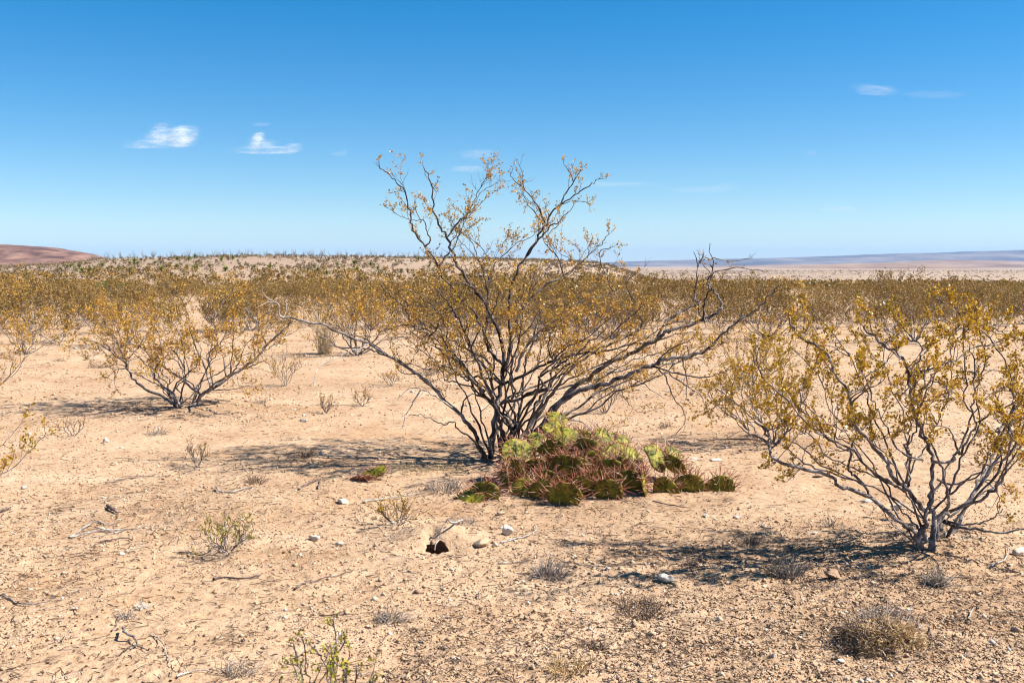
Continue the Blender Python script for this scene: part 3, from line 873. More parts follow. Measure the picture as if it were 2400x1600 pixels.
# --- the tall creosote bush at the centre (traced from the photograph, one mesh per stem)
D0 = ground_at(1140, 1078).y
z5 = T(1000, 840, 5.6)
MAIN = [
 dict(p=[(1143, 1092), (1133, 1065), (1123, 1044), (1110, 1010), (1082, 977), (1044, 941), (1006, 900), (965, 869), (910, 834), (865, 807), (820, 790), (765, 764), (714, 752), (665, 745)], w=17, tip=0.006, e=-0.55, a=0.3, mat=M_BARK, k=0.22, len=0.6, leafy=0.45),
 dict(p=[(665, 745), (655, 736), (652, 712), (634, 704), (618, 690), (615, 667)], w=5.5, s=-0.55, e=-0.62, bare=1, mat=M_DEAD),
 dict(p=[(652, 712), (628, 708), (602, 721)], w=4.5, s=-0.57, e=-0.65, bare=1, mat=M_DEAD, k=0.5),
 dict(p=[(665, 745), (670, 728), (672, 700), (685, 686)], w=4, s=-0.55, e=-0.5, bare=1, mat=M_DEAD),
 dict(p=[(1143, 1085), (1129, 1052), (1100, 1025), (1074, 1005), (1061, 989), (1034, 993), (996, 975), (958, 974)], w=9, e=-0.35, bare=1, k=0.5),
 dict(p=[(1060, 955), (1030, 935), (993, 914), (958, 910), (930, 938)], w=6, s=-0.2, e=-0.5, bare=1, mat=M_DEAD, k=0.8),
 dict(p=[(985, 914), (964, 948), (951, 975), (943, 1006)], w=5, s=-0.4, e=-0.55, bare=1, mat=M_DEAD, k=0.6),
 dict(p=[(863, 806), (850, 815), (820, 824), (785, 840), (745, 862), (735, 905)], w=4, s=-0.4, e=-0.8, bare=1, mat=M_DEAD),
 dict(p=[(905, 832), (880, 824), (858, 818), (793, 812), (781, 798)], w=8, s=-0.35, e=-0.5, bare=1),
 dict(p=[(1010, 903), (985, 880), (950, 855), (900, 825), (860, 796), (800, 775), (780, 752)], w=8, s=-0.15, e=-0.25, a=0.3, k=0.3, len=0.7, leafy=0.4),
 # central trunks
 dict(p=[(1150, 1075), (1153, 1030), (1159, 980), (1166, 941), (1176, 907), (1181, 855), (1178, 820), (1166, 775), (1147, 727), (1118, 684), (1096, 657), (1068, 615), (1058, 581), (1044, 553), (1030, 526), (1017, 491), (1015, 450), (1008, 424), (993, 392)], w=20, tip=0.004, e=0.25, a=0.5, k=0.75),
 dict(p=[(1182, 1070), (1180, 1030), (1174, 995), (1168, 965), (1160, 945), (1137, 893), (1117, 845), (1103, 814), (1092, 786), (1079, 752), (1061, 728), (1044, 702), (1025, 680)], w=17, e=-0.35, a=0.45, k=1.1),
 dict(p=[(1181, 856), (1161, 838), (1147, 820), (1132, 775), (1110, 729), (1082, 702), (1055, 671), (1027, 626), (999, 581), (972, 547), (962, 512), (958, 478), (944, 443), (924, 423), (903, 402), (889, 388)], w=11, s=0.1, e=-0.1, a=0.42, k=0.8),
 dict(p=[(997, 579), (1008, 562), (999, 540), (996, 522), (979, 505), (972, 478)], w=6, e=-0.2, a=0.3, k=0.9),
 dict(p=[(1027, 625), (1044, 602), (1065, 578), (1077, 547), (1082, 519), (1100, 500)], w=6, e=0.15, a=0.3, k=1.2),
 dict(p=[(1048, 556), (1075, 519), (1096, 502), (1116, 460), (1140, 423)], w=6, s=0.2, e=0.35, a=0.2, k=1.3),
 dict(p=[(1182, 870), (1197, 812), (1192, 750), (1196, 690), (1210, 640), (1230, 605), (1254, 571), (1275, 533), (1292, 502), (1316, 478), (1351, 454), (1378, 433), (1403, 420)], w=12, s=0.05, e=0.1, a=0.55, k=0.55, leafy=0.8),
 dict(p=[(1275, 530), (1254, 498), (1238, 480), (1227, 458)], w=5, s=0.1, e=0.2, a=0.2, k=1.2),
 dict(p=[(1277, 522), (1262, 485), (1247, 464), (1227, 443), (1206, 423), (1196, 410)], w=5, s=0.1, e=0.0, a=0.5, k=0.5, leafy=0.25),
 dict(p=[(1314, 479), (1333, 443), (1344, 426), (1337, 409), (1322, 386)], w=5, s=0.1, e=0.2, a=0.1, k=1.1, len=0.6),
 dict(p=[(1344, 426), (1354, 410), (1362, 395)], w=4, s=0.15, e=0.2, a=0.1, k=1.2, len=0.5),
 dict(p=[(1236, 600), (1262, 562), (1288, 533), (1313, 518), (1345, 480)], w=6, e=-0.25, a=0.3, k=0.8, len=0.7),
 dict(p=[(1148, 720), (1140, 668), (1134, 640), (1123, 612), (1106, 574), (1089, 533)], w=8, s=0.2, e=0.5, a=0.25, k=1.4),
 dict(p=[(1140, 668), (1150, 640), (1168, 608), (1199, 581), (1224, 560)], w=7, s=0.3, e=0.5, a=0.2, k=1.5),
 dict(p=[(1192, 840), (1203, 770), (1234, 715), (1269, 677), (1324, 646), (1351, 622), (1379, 598), (1407, 571), (1427, 549)], w=9, s=0.1, e=0.45, a=0.4, k=0.9),
 dict(p=[(1322, 647), (1307, 605), (1289, 581), (1284, 552), (1310, 525)], w=5, s=0.35, e=0.5, a=0.2, k=1.2),
 dict(p=[(1210, 870), (1230, 815), (1269, 774), (1303, 750), (1331, 726), (1365, 705), (1407, 698), (1443, 682)], w=11, s=0.1, e=-0.35, a=0.4, k=0.8, mat=M_DEAD),
 dict(p=[(1441, 684), (1428, 668), (1422, 645), (1408, 620), (1407, 590), (1431, 580)], w=4.5, s=-0.35, e=-0.2, a=0.3, k=0.7, leafy=0.6),
 # right-hand limbs
 dict(p=[(1228, 1025), (1262, 972), (1293, 924), (1314, 893), (1355, 851), (1393, 824), (1434, 803), (1475, 786), (1503, 765), (1500, 740), (1496, 722), (1478, 690), (1462, 650)], w=13, e=0.5, s=0.1, a=0.55, k=0.9),
 dict(p=[(1240, 1035), (1296, 958), (1331, 920), (1379, 886), (1420, 855), (1458, 838), (1493, 817), (1544, 793), (1562, 776), (1596, 769), (1637, 752), (1672, 738), (1688, 726), (1692, 712), (1674, 686), (1658, 667), (1668, 643), (1665, 622)], w=19, tip=0.006, e=-0.25, s=0.0, mat=M_BARK, a=0.72, k=0.8, leafy=0.55, len=0.8),
 dict(p=[(1540, 795), (1560, 755), (1579, 743), (1610, 722), (1637, 712), (1630, 700), (1632, 664), (1636, 622), (1645, 608), (1672, 603), (1713, 612), (1752, 606)], w=9, s=-0.1, e=0.1, a=0.7, mat=M_BARK, k=0.5, leafy=0.35, len=0.5),
 dict(p=[(1637, 625), (1632, 605), (1626, 589)], w=4.5, e=0.05, bare=1),
 dict(p=[(1640, 618), (1648, 600), (1650, 592)], w=4, bare=1, k=0.4),
 dict(p=[(1648, 750), (1651, 719), (1655, 695), (1667, 677), (1665, 650), (1684, 634), (1737, 628), (1787, 634)], w=6.5, s=-0.2, e=-0.35, a=0.6, k=0.5, leafy=0.3, len=0.6),
 dict(p=[(1668, 645), (1672, 612), (1662, 590), (1665, 570)], w=3.5, s=-0.25, e=-0.25, bare=1),
 dict(p=[(1256, 1030), (1300, 962), (1345, 920), (1396, 903), (1441, 893), (1486, 872), (1527, 858), (1548, 845), (1586, 838), (1644, 827), (1682, 793), (1723, 759), (1765, 731), (1792, 707), (1825, 671)], w=19, tip=0.005, s=-0.1, e=-0.45, mat=M_BARK, a=0.6, k=1.0, len=0.9),
 dict(p=[(1527, 858), (1565, 869), (1613, 882), (1661, 882), (1699, 872), (1741, 855)], w=7, s=-0.3, e=-0.6, bare=1, k=1.2),
 dict(p=[(1544, 866), (1565, 893), (1575, 924), (1596, 955), (1608, 982), (1589, 1013), (1568, 1026)], w=5, s=-0.3, e=-0.55, bare=1, mat=M_TWIG),
 dict(p=[(1568, 874), (1606, 903), (1641, 924), (1658, 960), (1668, 985)], w=4, s=-0.32, e=-0.6, bare=1, mat=M_TWIG),
 dict(p=[(1462, 882), (1500, 896), (1551, 930)], w=3.5, s=-0.25, e=-0.4, bare=1, mat=M_TWIG, k=0.6),
 dict(p=[(1228, 1022), (1252, 969), (1255, 945), (1272, 924), (1293, 900), (1291, 872), (1314, 851), (1317, 814), (1320, 752), (1324, 695)], w=12, s=0.1, e=0.3, a=0.55, k=1.1),
 dict(p=[(1182, 942), (1220, 934), (1251, 917), (1278, 907), (1265, 886), (1285, 869), (1318, 850), (1345, 832), (1385, 800), (1420, 770)], w=12, s=0.0, e=-0.5, a=0.5, k=1.2),
 dict(p=[(1310, 855), (1289, 830), (1286, 800), (1300, 765), (1330, 740)], w=6, s=-0.1, e=-0.4, a=0.3, k=1.2),
 dict(p=[(1137, 918), (1110, 893), (1082, 852), (1058, 838), (1024, 814), (1006, 790), (979, 772), (958, 752), (952, 725), (935, 706), (910, 690), (893, 668)], w=10, s=-0.1, e=-0.15, a=0.42, k=1.3),
 dict(p=[(1006, 790), (1024, 769), (1030, 748), (1041, 735), (1075, 722)], w=6, s=-0.1, e=-0.5, a=0.3, k=1.1),
 dict(p=[(1081, 974), (1086, 941), (1106, 924), (1134, 934), (1161, 957)], w=7, s=-0.1, e=0.0, bare=1, k=0.4),
 dict(p=[(1199, 1040), (1199, 996), (1220, 955), (1227, 893), (1232, 850), (1250, 800), (1262, 740), (1290, 700)], w=12, s=0.5, e=0.95, a=0.45, k=1.1),
 dict(p=[(1213, 1032), (1198, 1005), (1185, 975), (1215, 930), (1240, 890), (1275, 840), (1330, 805), (1380, 770), (1420, 745)], w=9, s=0.3, e=0.9, a=0.45, k=1.1),
 dict(p=[(1200, 940), (1206, 915), (1192, 880), (1184, 850), (1200, 800), (1240, 770), (1262, 730)], w=8, s=0.0, e=-0.6, a=0.45, k=1.2),
 dict(p=[(1185, 990), (1145, 920), (1090, 880), (1045, 870), (1000, 830), (960, 800), (950, 770)], w=7, s=0.3, e=0.9, a=0.4, k=1.0),
 dict(p=[(1155, 1070), (1135, 1000), (1122, 950), (1105, 890), (1090, 870), (1075, 830), (1085, 790), (1110, 760)], w=6, s=-0.1, e=-0.5, a=0.3, k=1.0),
 dict(p=[(1105, 812), (1125, 770), (1150, 740), (1165, 705), (1180, 670)], w=7, s=-0.25, e=-0.7, a=0.3, k=1.2),
]
MAIN += fan([(1150, 1070), (1175, 1060), (1215, 1035), (1240, 1030), (1165, 950), (1180, 900)], [(900, 1080, 620, 760), (1080, 1300, 600, 740), (1260, 1480, 610, 740), (1450, 1720, 660, 790), (930, 1100, 740, 860), (1500, 1700, 760, 850)], 28, 9, 501, 1.0, jit=11)
traced_bush('creosote_bush', 'tall open creosote bush with golden leaves at centre, rising above the horizon behind the cactus', MAIN, D0, M_GOLD, 2333 / 7.7, leaf=0.0150, leaf_step=0.0160, per_m=13, seed=5, bare_share=0.25, forks=2.6, fork_len=0.6, fork_up=0.08, bark=M_BARKD)

# --- the near creosote bush at the right edge
r6 = T(1600, 640, 2.24)
D1 = ground_at(2165, 1288).y
RIGHT = [
 dict(p=r6((1245, 1455), (1225, 1365), (1150, 1310), (1050, 1225), (990, 1175), (840, 1120), (780, 1070), (640, 1030), (480, 970), (452, 910), (440, 840), (380, 780)), w=17, tip=0.006, e=-0.25, a=0.62, k=0.7, len=0.8),
 dict(p=r6((990, 1175), (945, 1110), (850, 1070), (700, 1020), (590, 960), (540, 890), (535, 830)), w=10, e=0.1, a=0.7, k=0.4, len=0.7),
 dict(p=r6((960, 1120), (905, 1065), (868, 1030), (884, 930), (830, 920), (750, 860), (690, 790), (640, 690), (612, 610), (640, 560)), w=11, e=0.25, a=0.4, k=1.0),
 dict(p=r6((884, 930), (900, 870), (960, 800), (985, 770)), w=6, e=0.0, a=0.3, k=1.0),
 dict(p=r6((1262, 1455), (1240, 1370), (1285, 1290), (1260, 1230), (1180, 1140), (1110, 1085), (1065, 985), (1000, 900), (930, 820), (890, 720), (862, 620), (800, 520), (760, 430), (690, 370), (590, 310), (560, 240)), w=21, tip=0.005, e=-0.1, a=0.45, k=1.0),
 dict(p=r6((1172, 1135), (1195, 1080), (1172, 985), (1260, 980)), w=9, e=-0.1, bare=1, k=0.3),
 dict(p=r6((1260, 980), (1160, 950), (1105, 880), (1080, 830), (1035, 750), (1000, 660), (960, 570), (930, 480)), w=9, e=-0.3, a=0.3, k=1.1),
 dict(p=r6((1300, 1455), (1325, 1290), (1300, 1220), (1310, 1100), (1310, 1000), (1290, 920), (1240, 820), (1212, 700), (1192, 600), (1185, 510), (1130, 430), (1070, 390), (1000, 330), (950, 280)), w=20, tip=0.005, e=0.2, a=0.5, k=1.1),
 dict(p=r6((1187, 515), (1245, 450), (1250, 380), (1200, 330), (1130, 250), (1110, 190)), w=7, e=0.35, a=0.3, k=1.3),
 dict(p=r6((1187, 520), (1290, 510), (1400, 470), (1520, 390), (1610, 380), (1700, 330)), w=8, e=0.1, a=0.35, k=1.3),
 dict(p=r6((1325, 1285), (1400, 1205), (1385, 1130), (1355, 1030), (1330, 940), (1262, 820), (1240, 720), (1290, 620), (1330, 520)), w=13, e=-0.35, a=0.45, k=1.0),
 dict(p=r6((1318, 1455), (1345, 1290), (1390, 1262), (1500, 1190), (1580, 1080), (1660, 940), (1720, 800), (1760, 690), (1722, 620), (1740, 540)), w=17, tip=0.006, e=0.3, a=0.5, k=1.0),
 dict(p=r6((1400, 1250), (1560, 1180), (1650, 1120), (1700, 1040), (1770, 920), (1800, 800), (1850, 700), (1840, 600)), w=13, e=-0.3, a=0.45, k=0.9),
 dict(p=r6((1370, 1300), (1420, 1325), (1500, 1345), (1650, 1355), (1800, 1340), (1950, 1290)), w=16, e=-0.2, a=0.65, k=0.6),
 dict(p=r6((1390, 1300), (1470, 1318), (1560, 1310), (1640, 1275), (1682, 1235)), w=8, e=-0.35, bare=1, k=0.4),
 dict(p=r6((1335, 1080), (1390, 1110), (1460, 1095), (1560, 1060), (1600, 970), (1602, 900)), w=9, e=-0.15, a=0.5, k=0.7),
 dict(p=r6((1310, 990), (1400, 990), (1450, 950), (1500, 870), (1540, 795), (1600, 760), (1700, 700), (1800, 630), (1900, 560)), w=13, e=-0.25, a=0.45, k=1.1),
 dict(p=r6((1452, 950), (1422, 870), (1390, 810), (1330, 800)), w=8, e=-0.3, a=0.5, k=0.6),
 dict(p=r6((1540, 790), (1522, 700), (1530, 600), (1535, 480), (1500, 380), (1480, 300)), w=8, e=0.0, a=0.4, k=1.3),
 dict(p=r6((1360, 1440), (1440, 1330), (1480, 1250), (1540, 1120), (1590, 1030), (1650, 900), (1680, 760), (1640, 640)), w=18, tip=0.005, s=0.25, e=0.8, a=0.5, k=1.1),
 dict(p=r6((1230, 1440), (1150, 1355), (1080, 1290), (1040, 1235)), w=7, e=-0.1, bare=1, k=0.3),
 dict(p=r6((1660, 900), (1740, 700), (1850, 520), (1800, 370), (1700, 320), (1600, 280), (1490, 220), (1400, 165), (1340, 140)), w=9, s=0.3, e=0.2, a=0.5, k=1.8),
 dict(p=r6((1740, 660), (1720, 520), (1650, 400), (1560, 300), (1420, 260), (1290, 240)), w=8, s=0.2, e=0.5, a=0.4, k=1.4),
 dict(p=r6((1360, 1440), (1480, 1240), (1620, 1090), (1740, 900), (1830, 700), (1880, 500), (1830, 380)), w=13, s=0.2, e=0.0, a=0.5, k=1.2),
 dict(p=r6((870, 640), (960, 590), (1040, 520), (1060, 420), (1010, 330), (950, 200)), w=6, s=-0.1, e=0.1, a=0.3, k=1.2),
 dict(p=r6((1650, 1120), (1700, 980), (1730, 860), (1700, 780)), w=7, e=-0.4, a=0.3, k=1.2),
]
RIGHT += fan([(2148, 1275), (2175, 1270), (2190, 1255), (2165, 1215), (2120, 1150)], [(1690, 1900, 730, 900), (1850, 2080, 700, 860), (2050, 2280, 690, 820), (2250, 2520, 690, 860), (1660, 1850, 860, 980), (2300, 2560, 850, 1050), (1900, 2150, 850, 1000)], 15, 9, 502, 0.6, jit=11, a=0.55)
traced_bush('creosote_bush', 'large near creosote bush with yellow-green leaves and pale grey stems at the right edge', RIGHT, D1, M_YEL, 2333 / 5.3, leaf=0.0145, leaf_step=0.0095, per_m=13, seed=8, forks=3.4, fork_len=0.40, wf=0.64, fork_up=-0.04, zmargin=0.12, bare_share=0.1, shoot_len=(0.10, 0.27))

# --- the creosote bush at left
l7 = T(0, 540, 2.94)
D2 = ground_at(430, 955).y
LEFT = [
 dict(p=l7((1320, 1225), (1345, 1190), (1400, 1130), (1460, 1090), (1560, 1020), (1660, 960), (1760, 880), (1840, 790), (1950, 690), (2010, 630)), w=15, tip=0.006, e=0.2, a=0.45, k=0.9),
 dict(p=l7((1450, 1085), (1440, 1030), (1400, 920), (1360, 830), (1330, 750), (1300, 650), (1290, 560), (1230, 450), (1180, 350)), w=6.5, e=-0.1, a=0.4, k=1.0),
 dict(p=l7((1470, 1080), (1440, 920), (1450, 800), (1485, 680), (1495, 600), (1450, 540), (1420, 460)), w=6, e=0.1, a=0.4, k=0.9),
 dict(p=l7((1495, 600), (1530, 500), (1580, 440), (1650, 375)), w=5, s=0.1, e=0.2, a=0.2, k=1.3),
 dict(p=l7((1590, 1000), (1600, 830), (1610, 700), (1610, 590)), w=5, s=0.1, e=-0.2, a=0.45, k=1.0),
 dict(p=l7((1560, 1020), (1530, 850), (1500, 780), (1500, 680)), w=4.5, s=0.1, e=0.4, a=0.4, k=1.0),
 dict(p=l7((1450, 1095), (1500, 1102), (1600, 1095), (1720, 1070)), w=5, e=-0.3, bare=1),
 dict(p=l7((1660, 960), (1740, 930), (1830, 900), (1870, 960)), w=5, e=-0.4, a=0.3, k=1.0),
 dict(p=l7((1215, 1225), (1180, 1190), (1120, 1140), (1000, 1090), (930, 1040), (880, 960), (860, 910), (790, 860), (740, 800), (640, 690), (545, 570)), w=10, tip=0.004, e=0.2, a=0.45, k=1.0),
 dict(p=l7((1240, 1215), (1190, 1120), (1100, 1050), (1060, 980), (1105, 900), (1110, 800), (1080, 690), (1000, 620)), w=8, e=-0.3, a=0.4, k=1.0),
 dict(p=l7((1195, 1110), (1230, 1040), (1330, 960), (1375, 900), (1380, 800)), w=6.5, e=-0.4, a=0.3, k=1.0),
 dict(p=l7((860, 915), (940, 820), (1000, 730), (1060, 650), (1080, 590)), w=5, s=0.1, e=0.4, a=0.25, k=1.2),
 dict(p=l7((1270, 945), (1215, 850), (1140, 780), (1070, 690)), w=5, s=-0.3, e=0.2, a=0.35, k=1.0),
 dict(p=l7((870, 950), (800, 960), (740, 1010)), w=4, e=-0.3, a=0.2, k=1.4),
 dict(p=l7((850, 900), (830, 800), (760, 690), (700, 600), (640, 560)), w=5, s=0.15, e=0.5, a=0.3, k=1.3),
 dict(p=l7((850, 900), (870, 780), (900, 680), (930, 570)), w=5, s=0.15, e=0.7, a=0.3, k=1.3),
 dict(p=l7((760, 830), (680, 780), (600, 750), (525, 740)), w=4, s=0.15, e=-0.1, a=0.3, k=1.3),
 dict(p=l7((1280, 1215), (1240, 1120), (1220, 1080), (1300, 1000), (1280, 880), (1250, 760), (1210, 620)), w=5, s=0.2, e=0.6, a=0.45, k=1.0),
 dict(p=l7((1840, 790), (1800, 700), (1760, 620), (1700, 560), (1680, 470)), w=5, s=0.2, e=0.5, a=0.25, k=1.2),
]
LEFT += fan([(412, 950), (422, 948), (450, 945), (470, 925)], [(190, 330, 750, 840), (300, 460, 730, 810), (430, 580, 720, 800), (560, 680, 750, 830), (240, 380, 830, 880)], 12, 6, 503, 0.8, jit=8)
traced_bush('creosote_bush', 'wide V-shaped creosote bush with orange-gold leaves on open sand at left', LEFT, D2, M_GOLD, 2333 / 10.6, leaf=0.018, leaf_step=0.016, per_m=12, seed=9, forks=2.6, fork_len=0.45, wf=0.8, fork_up=0.0, shoot_len=(0.14, 0.36))

def grown_bush(name, label, base, h, w, nstem, leaf_mat, seed, leaf=0.018, leaf_step=0.02, per_m=12, r=0.010, shoot=(0.12, 0.32), leafy=1.0, lean=(0, 0), group=None, a=0.4, sides=5, twig_mat=None, stem_parts=True, level=1, flat=0.0):
    """an untraced bush: crooked stems fan out from the base and carry leafy shoots"""
    random.seed(seed)
    root = thing(name, label, 'bush', base, group)
    G = Growth(leaf, leaf_step)
    stems = []
    for k in range(nstem):
        ang = 2 * math.pi * (k + rnd(0, 0.7)) / nstem
        spread = rnd(0.35, 1.0) * w / 2
        top = h * rnd(0.68, 1.0) * (1 - 0.35 * (spread / (w / 2)) ** 2)
        p = Vector((rnd(-0.04, 0.04), rnd(-0.04, 0.04), -0.03))
        pts = [p.copy()]
        n = 6
        for i in range(1, n + 1):
            t = i / n
            rad = spread * (t ** (0.8 - flat))
            q = Vector((math.cos(ang) * rad + lean[0] * t, math.sin(ang) * rad + lean[1] * t, top * t ** 1.1))
            q += rvec() * 0.045 * h * (0.3 + t)
            pts.append(q)
        r0 = r * rnd(0.6, 1.2)
        P, R = stem_poly(pts, r0, max(0.0022, 0.2 * r0), 0.3, 3)
        stems.append((P, R))
        # one or two forks
        for f in range(random.randint(1, 3)):
            i = random.randint(len(P) // 4, len(P) * 2 // 3)
            d = Vector(P[min(i + 2, len(P) - 1)] - P[i]).normalized()
            d = (d + rvec() * 0.7 + Vector((0, 0, 0.2))).normalized()
            L = h * rnd(0.3, 0.6)
            pp = [Vector(P[i])]
            for q in range(4):
                d = (d + rvec() * 0.35 + Vector((0, 0, 0.12))).normalized()
                pp.append(pp[-1] + d * L / 4)
            stems.append(stem_poly(pp, R[i] * 0.7, 0.0022, 0.3, 3))
    for (P, R) in stems:
        seg = np.linalg.norm(np.diff(P, axis=0), axis=1)
        cl = np.concatenate([[0], np.cumsum(seg)]); L = cl[-1]
        nsh = max(2, int(L * (1 - a) * per_m))
        for q in range(nsh):
            t = a + (1 - a) * (q + rnd(0, 1)) / nsh
            i = max(1, min(int(np.searchsorted(cl, t * L)), len(P) - 1))
            d = Vector(P[i] - P[i - 1]).normalized()
            nd = (d * 0.6 + rvec() * 0.75 + Vector((0, 0, 0.35))).normalized()
            G.shoot(Vector(P[i]), nd, rnd(*shoot), max(min(R[i] * 0.5, 0.005), 0.0022), leafy, level, random.randint(3, 5))
    if stem_parts:
        for (P, R) in stems:
            V, F, _ = tubes([(P, R)], sides)
            link('stem', mesh_np('stem', V, [F], smooth=True), M_BARK, root)
    else:
        groups = {}
        V, F, _ = tubes(stems, sides)
        link('stems', mesh_np('stems', V, [F], smooth=True), M_BARK, root)
    if G.twigs:
        V, F, _ = tubes(G.twigs, 3)
        link('twigs', mesh_np('twigs', V, [F], smooth=True), twig_mat or M_TWIG, root, kind='stuff')
    if G.leaves:
        link('foliage', leaves_mesh('foliage', G.leaves, seed=seed), leaf_mat, root, kind='stuff')
    return root

def gb(px, py):
    p = ground_at(px, py)
    return p

# bushes one can single out in the near and middle ground
grown_bush('creosote_bush', 'small dense creosote bush behind the near bush\'s long low limb', gb(1815, 1040), 0.82, 1.05, 10, M_YEL, 21, 0.015, 0.013, 14, 0.010, (0.10, 0.26), lean=(-0.12, 0))
grown_bush('creosote_bush', 'thin pale creosote bush just behind the small dense one at right', gb(1760, 905), 1.0, 1.5, 8, M_GOLD, 22, 0.017, 0.022, 9, 0.008, (0.12, 0.3), leafy=0.8)
grown_bush('creosote_bush', 'creosote bush behind the long bare left limb, beside tall straw grass', gb(838, 832), 1.15, 1.9, 11, M_GOLD, 23, 0.026, 0.028, 9, 0.014, (0.15, 0.4))
grown_bush('creosote_bush', 'tall dark-stemmed creosote bush cut off by the left edge, against the red hill', gb(-25, 772), 1.65, 1.9, 9, M_GOLD, 24, 0.03, 0.034, 9, 0.024, (0.18, 0.45), lean=(0.25, 0))
grown_bush('creosote_bush', 'low fan-shaped creosote bush with bare lower stems near the left edge', gb(62, 830), 0.72, 1.45, 10, M_GOLD, 25, 0.024, 0.024, 11, 0.009, (0.12, 0.3), a=0.55)
grown_bush('creosote_bush', 'wide dark creosote bush behind and left of the V-shaped one', gb(285, 815), 0.85, 1.8, 11, M_GOLD, 26, 0.024, 0.024, 11, 0.012, (0.14, 0.34))
grown_bush('creosote_bush', 'creosote bush behind the right side of the V-shaped one', gb(590, 775), 0.95, 2.2, 11, M_BAND, 27, 0.030, 0.03, 9, 0.012, (0.16, 0.4))
grown_bush('creosote_bush', 'brown creosote bush seen through the middle of the tall bush', gb(1255, 800), 1.15, 2.6, 12, M_BAND, 28, 0.030, 0.03, 9, 0.013, (0.16, 0.4))
grown_bush('creosote_bush', 'brown creosote bush seen through the right limbs of the tall bush', gb(1430, 795), 1.15, 2.2, 12, M_BAND, 29, 0.030, 0.03, 9, 0.013, (0.16, 0.4))
grown_bush('creosote_bush', 'dark creosote bush behind the last right limb of the tall bush', gb(1800, 795), 1.1, 2.2, 12, M_BAND, 30, 0.030, 0.03, 9, 0.013, (0.16, 0.4))
grown_bush('creosote_bush', 'creosote bush seen through the gap in the near right bush', gb(2140, 800), 1.2, 2.4, 12, M_BAND, 31, 0.030, 0.03, 9, 0.013, (0.16, 0.4))
grown_bush('creosote_bush', 'near creosote bush reaching in from the left edge with bright yellow-green sprigs', Vector((-3.43, 5.75, hz(-3.43, 5.75))), 0.80, 1.45, 10, M_YEL, 32, 0.017, 0.014, 14, 0.006, (0.08, 0.22), a=0.35, lean=(0.05, 0))
grown_bush('creosote_bush', 'creosote bush whose leafy twig tips peek in halfway up the left edge', Vector((-5.62, 10.3, hz(-5.62, 10.3))), 0.75, 1.2, 8, M_GOLD, 33, 0.018, 0.02, 10, 0.008, (0.10, 0.26))
# seedlings
grown_bush('creosote_seedling', 'low spreading creosote seedling on bare sand at lower left', gb(535, 1292), 0.155, 0.38, 7, M_GREEN, 41, 0.009, 0.012, 18, 0.0035, (0.04, 0.11), a=0.4, twig_mat=M_TWIG)
grown_bush('creosote_seedling', 'sparse creosote seedling just left of the burrow', gb(930, 1232), 0.12, 0.32, 6, M_YEL, 42, 0.009, 0.012, 16, 0.003, (0.04, 0.10), a=0.4)
grown_bush('creosote_seedling', 'out-of-focus bright yellow-green creosote seedling at the bottom edge', Vector((-0.58, 2.95, hz(-0.58, 2.95))), 0.44, 0.38, 8, M_GREEN, 43, 0.011, 0.012, 7, 0.0018, (0.025, 0.05), a=0.60, stem_parts=True)
grown_bush('creosote_seedling', 'thin seedling right of the V-shaped bush', gb(668, 905), 0.42, 0.5, 6, M_GOLD, 44, 0.014, 0.02, 12, 0.004, (0.06, 0.18), leafy=0.6)
grown_bush('creosote_seedling', 'small brown seedling under the long bare left limb', gb(915, 905), 0.18, 0.32, 6, M_GOLD, 45, 0.012, 0.02, 12, 0.003, (0.05, 0.12), leafy=0.7)
grown_bush('creosote_seedling', 'sparse upright seedling between the V-shaped bush and the fallen pad', gb(462, 1095), 0.17, 0.26, 4, M_GOLD, 46, 0.010, 0.018, 12, 0.003, (0.05, 0.12), leafy=0.5)
grown_bush('creosote_seedling', 'nearly leafless seedling left below the V-shaped bush', gb(172, 1022), 0.16, 0.34, 4, M_GOLD, 47, 0.010, 0.02, 12, 0.003, (0.05, 0.12), leafy=0.4)
grown_bush('creosote_seedling', 'straw-brown seedling beneath the right limbs of the tall bush', gb(1420, 968), 0.42, 0.6, 9, M_GOLD, 48, 0.012, 0.02, 14, 0.004, (0.06, 0.16), leafy=0.7)
grown_bush('creosote_seedling', 'tiny brown seedling left of the tall bush, nearest its drooping dead twigs', gb(850, 952), 0.16, 0.26, 6, M_GOLD, 49, 0.010, 0.02, 12, 0.003, (0.04, 0.10), leafy=0.6)
grown_bush('creosote_seedling', 'tiny brown seedling between the V-shaped bush and the tall bush', gb(765, 968), 0.14, 0.22, 6, M_GOLD, 50, 0.010, 0.02, 12, 0.003, (0.04, 0.10), leafy=0.5)

def dead_branch_standing():
    base = gb(78, 790)
    root = thing('dead_branch', 'pale bleached forked dead branch standing near the left edge', 'branch', base)
    dd = base.y
    for pts, w in (([(64, 778), (76, 762), (80, 748), (74, 730), (74, 704), (83, 696)], 6), ([(79, 748), (86, 735), (92, 722)], 4), ([(80, 747), (83, 738), (84, 732)], 3)):
        P, R = stem_poly([tuple(at(x, y, dd) - base) for x, y in pts], w / 2 / FX * dd, 0.006, 0.15)
        V, F, _ = tubes([(P, R)], 6)
        link('limb', mesh_np('limb', V, [F], smooth=True), M_DEAD, root)
dead_branch_standing()

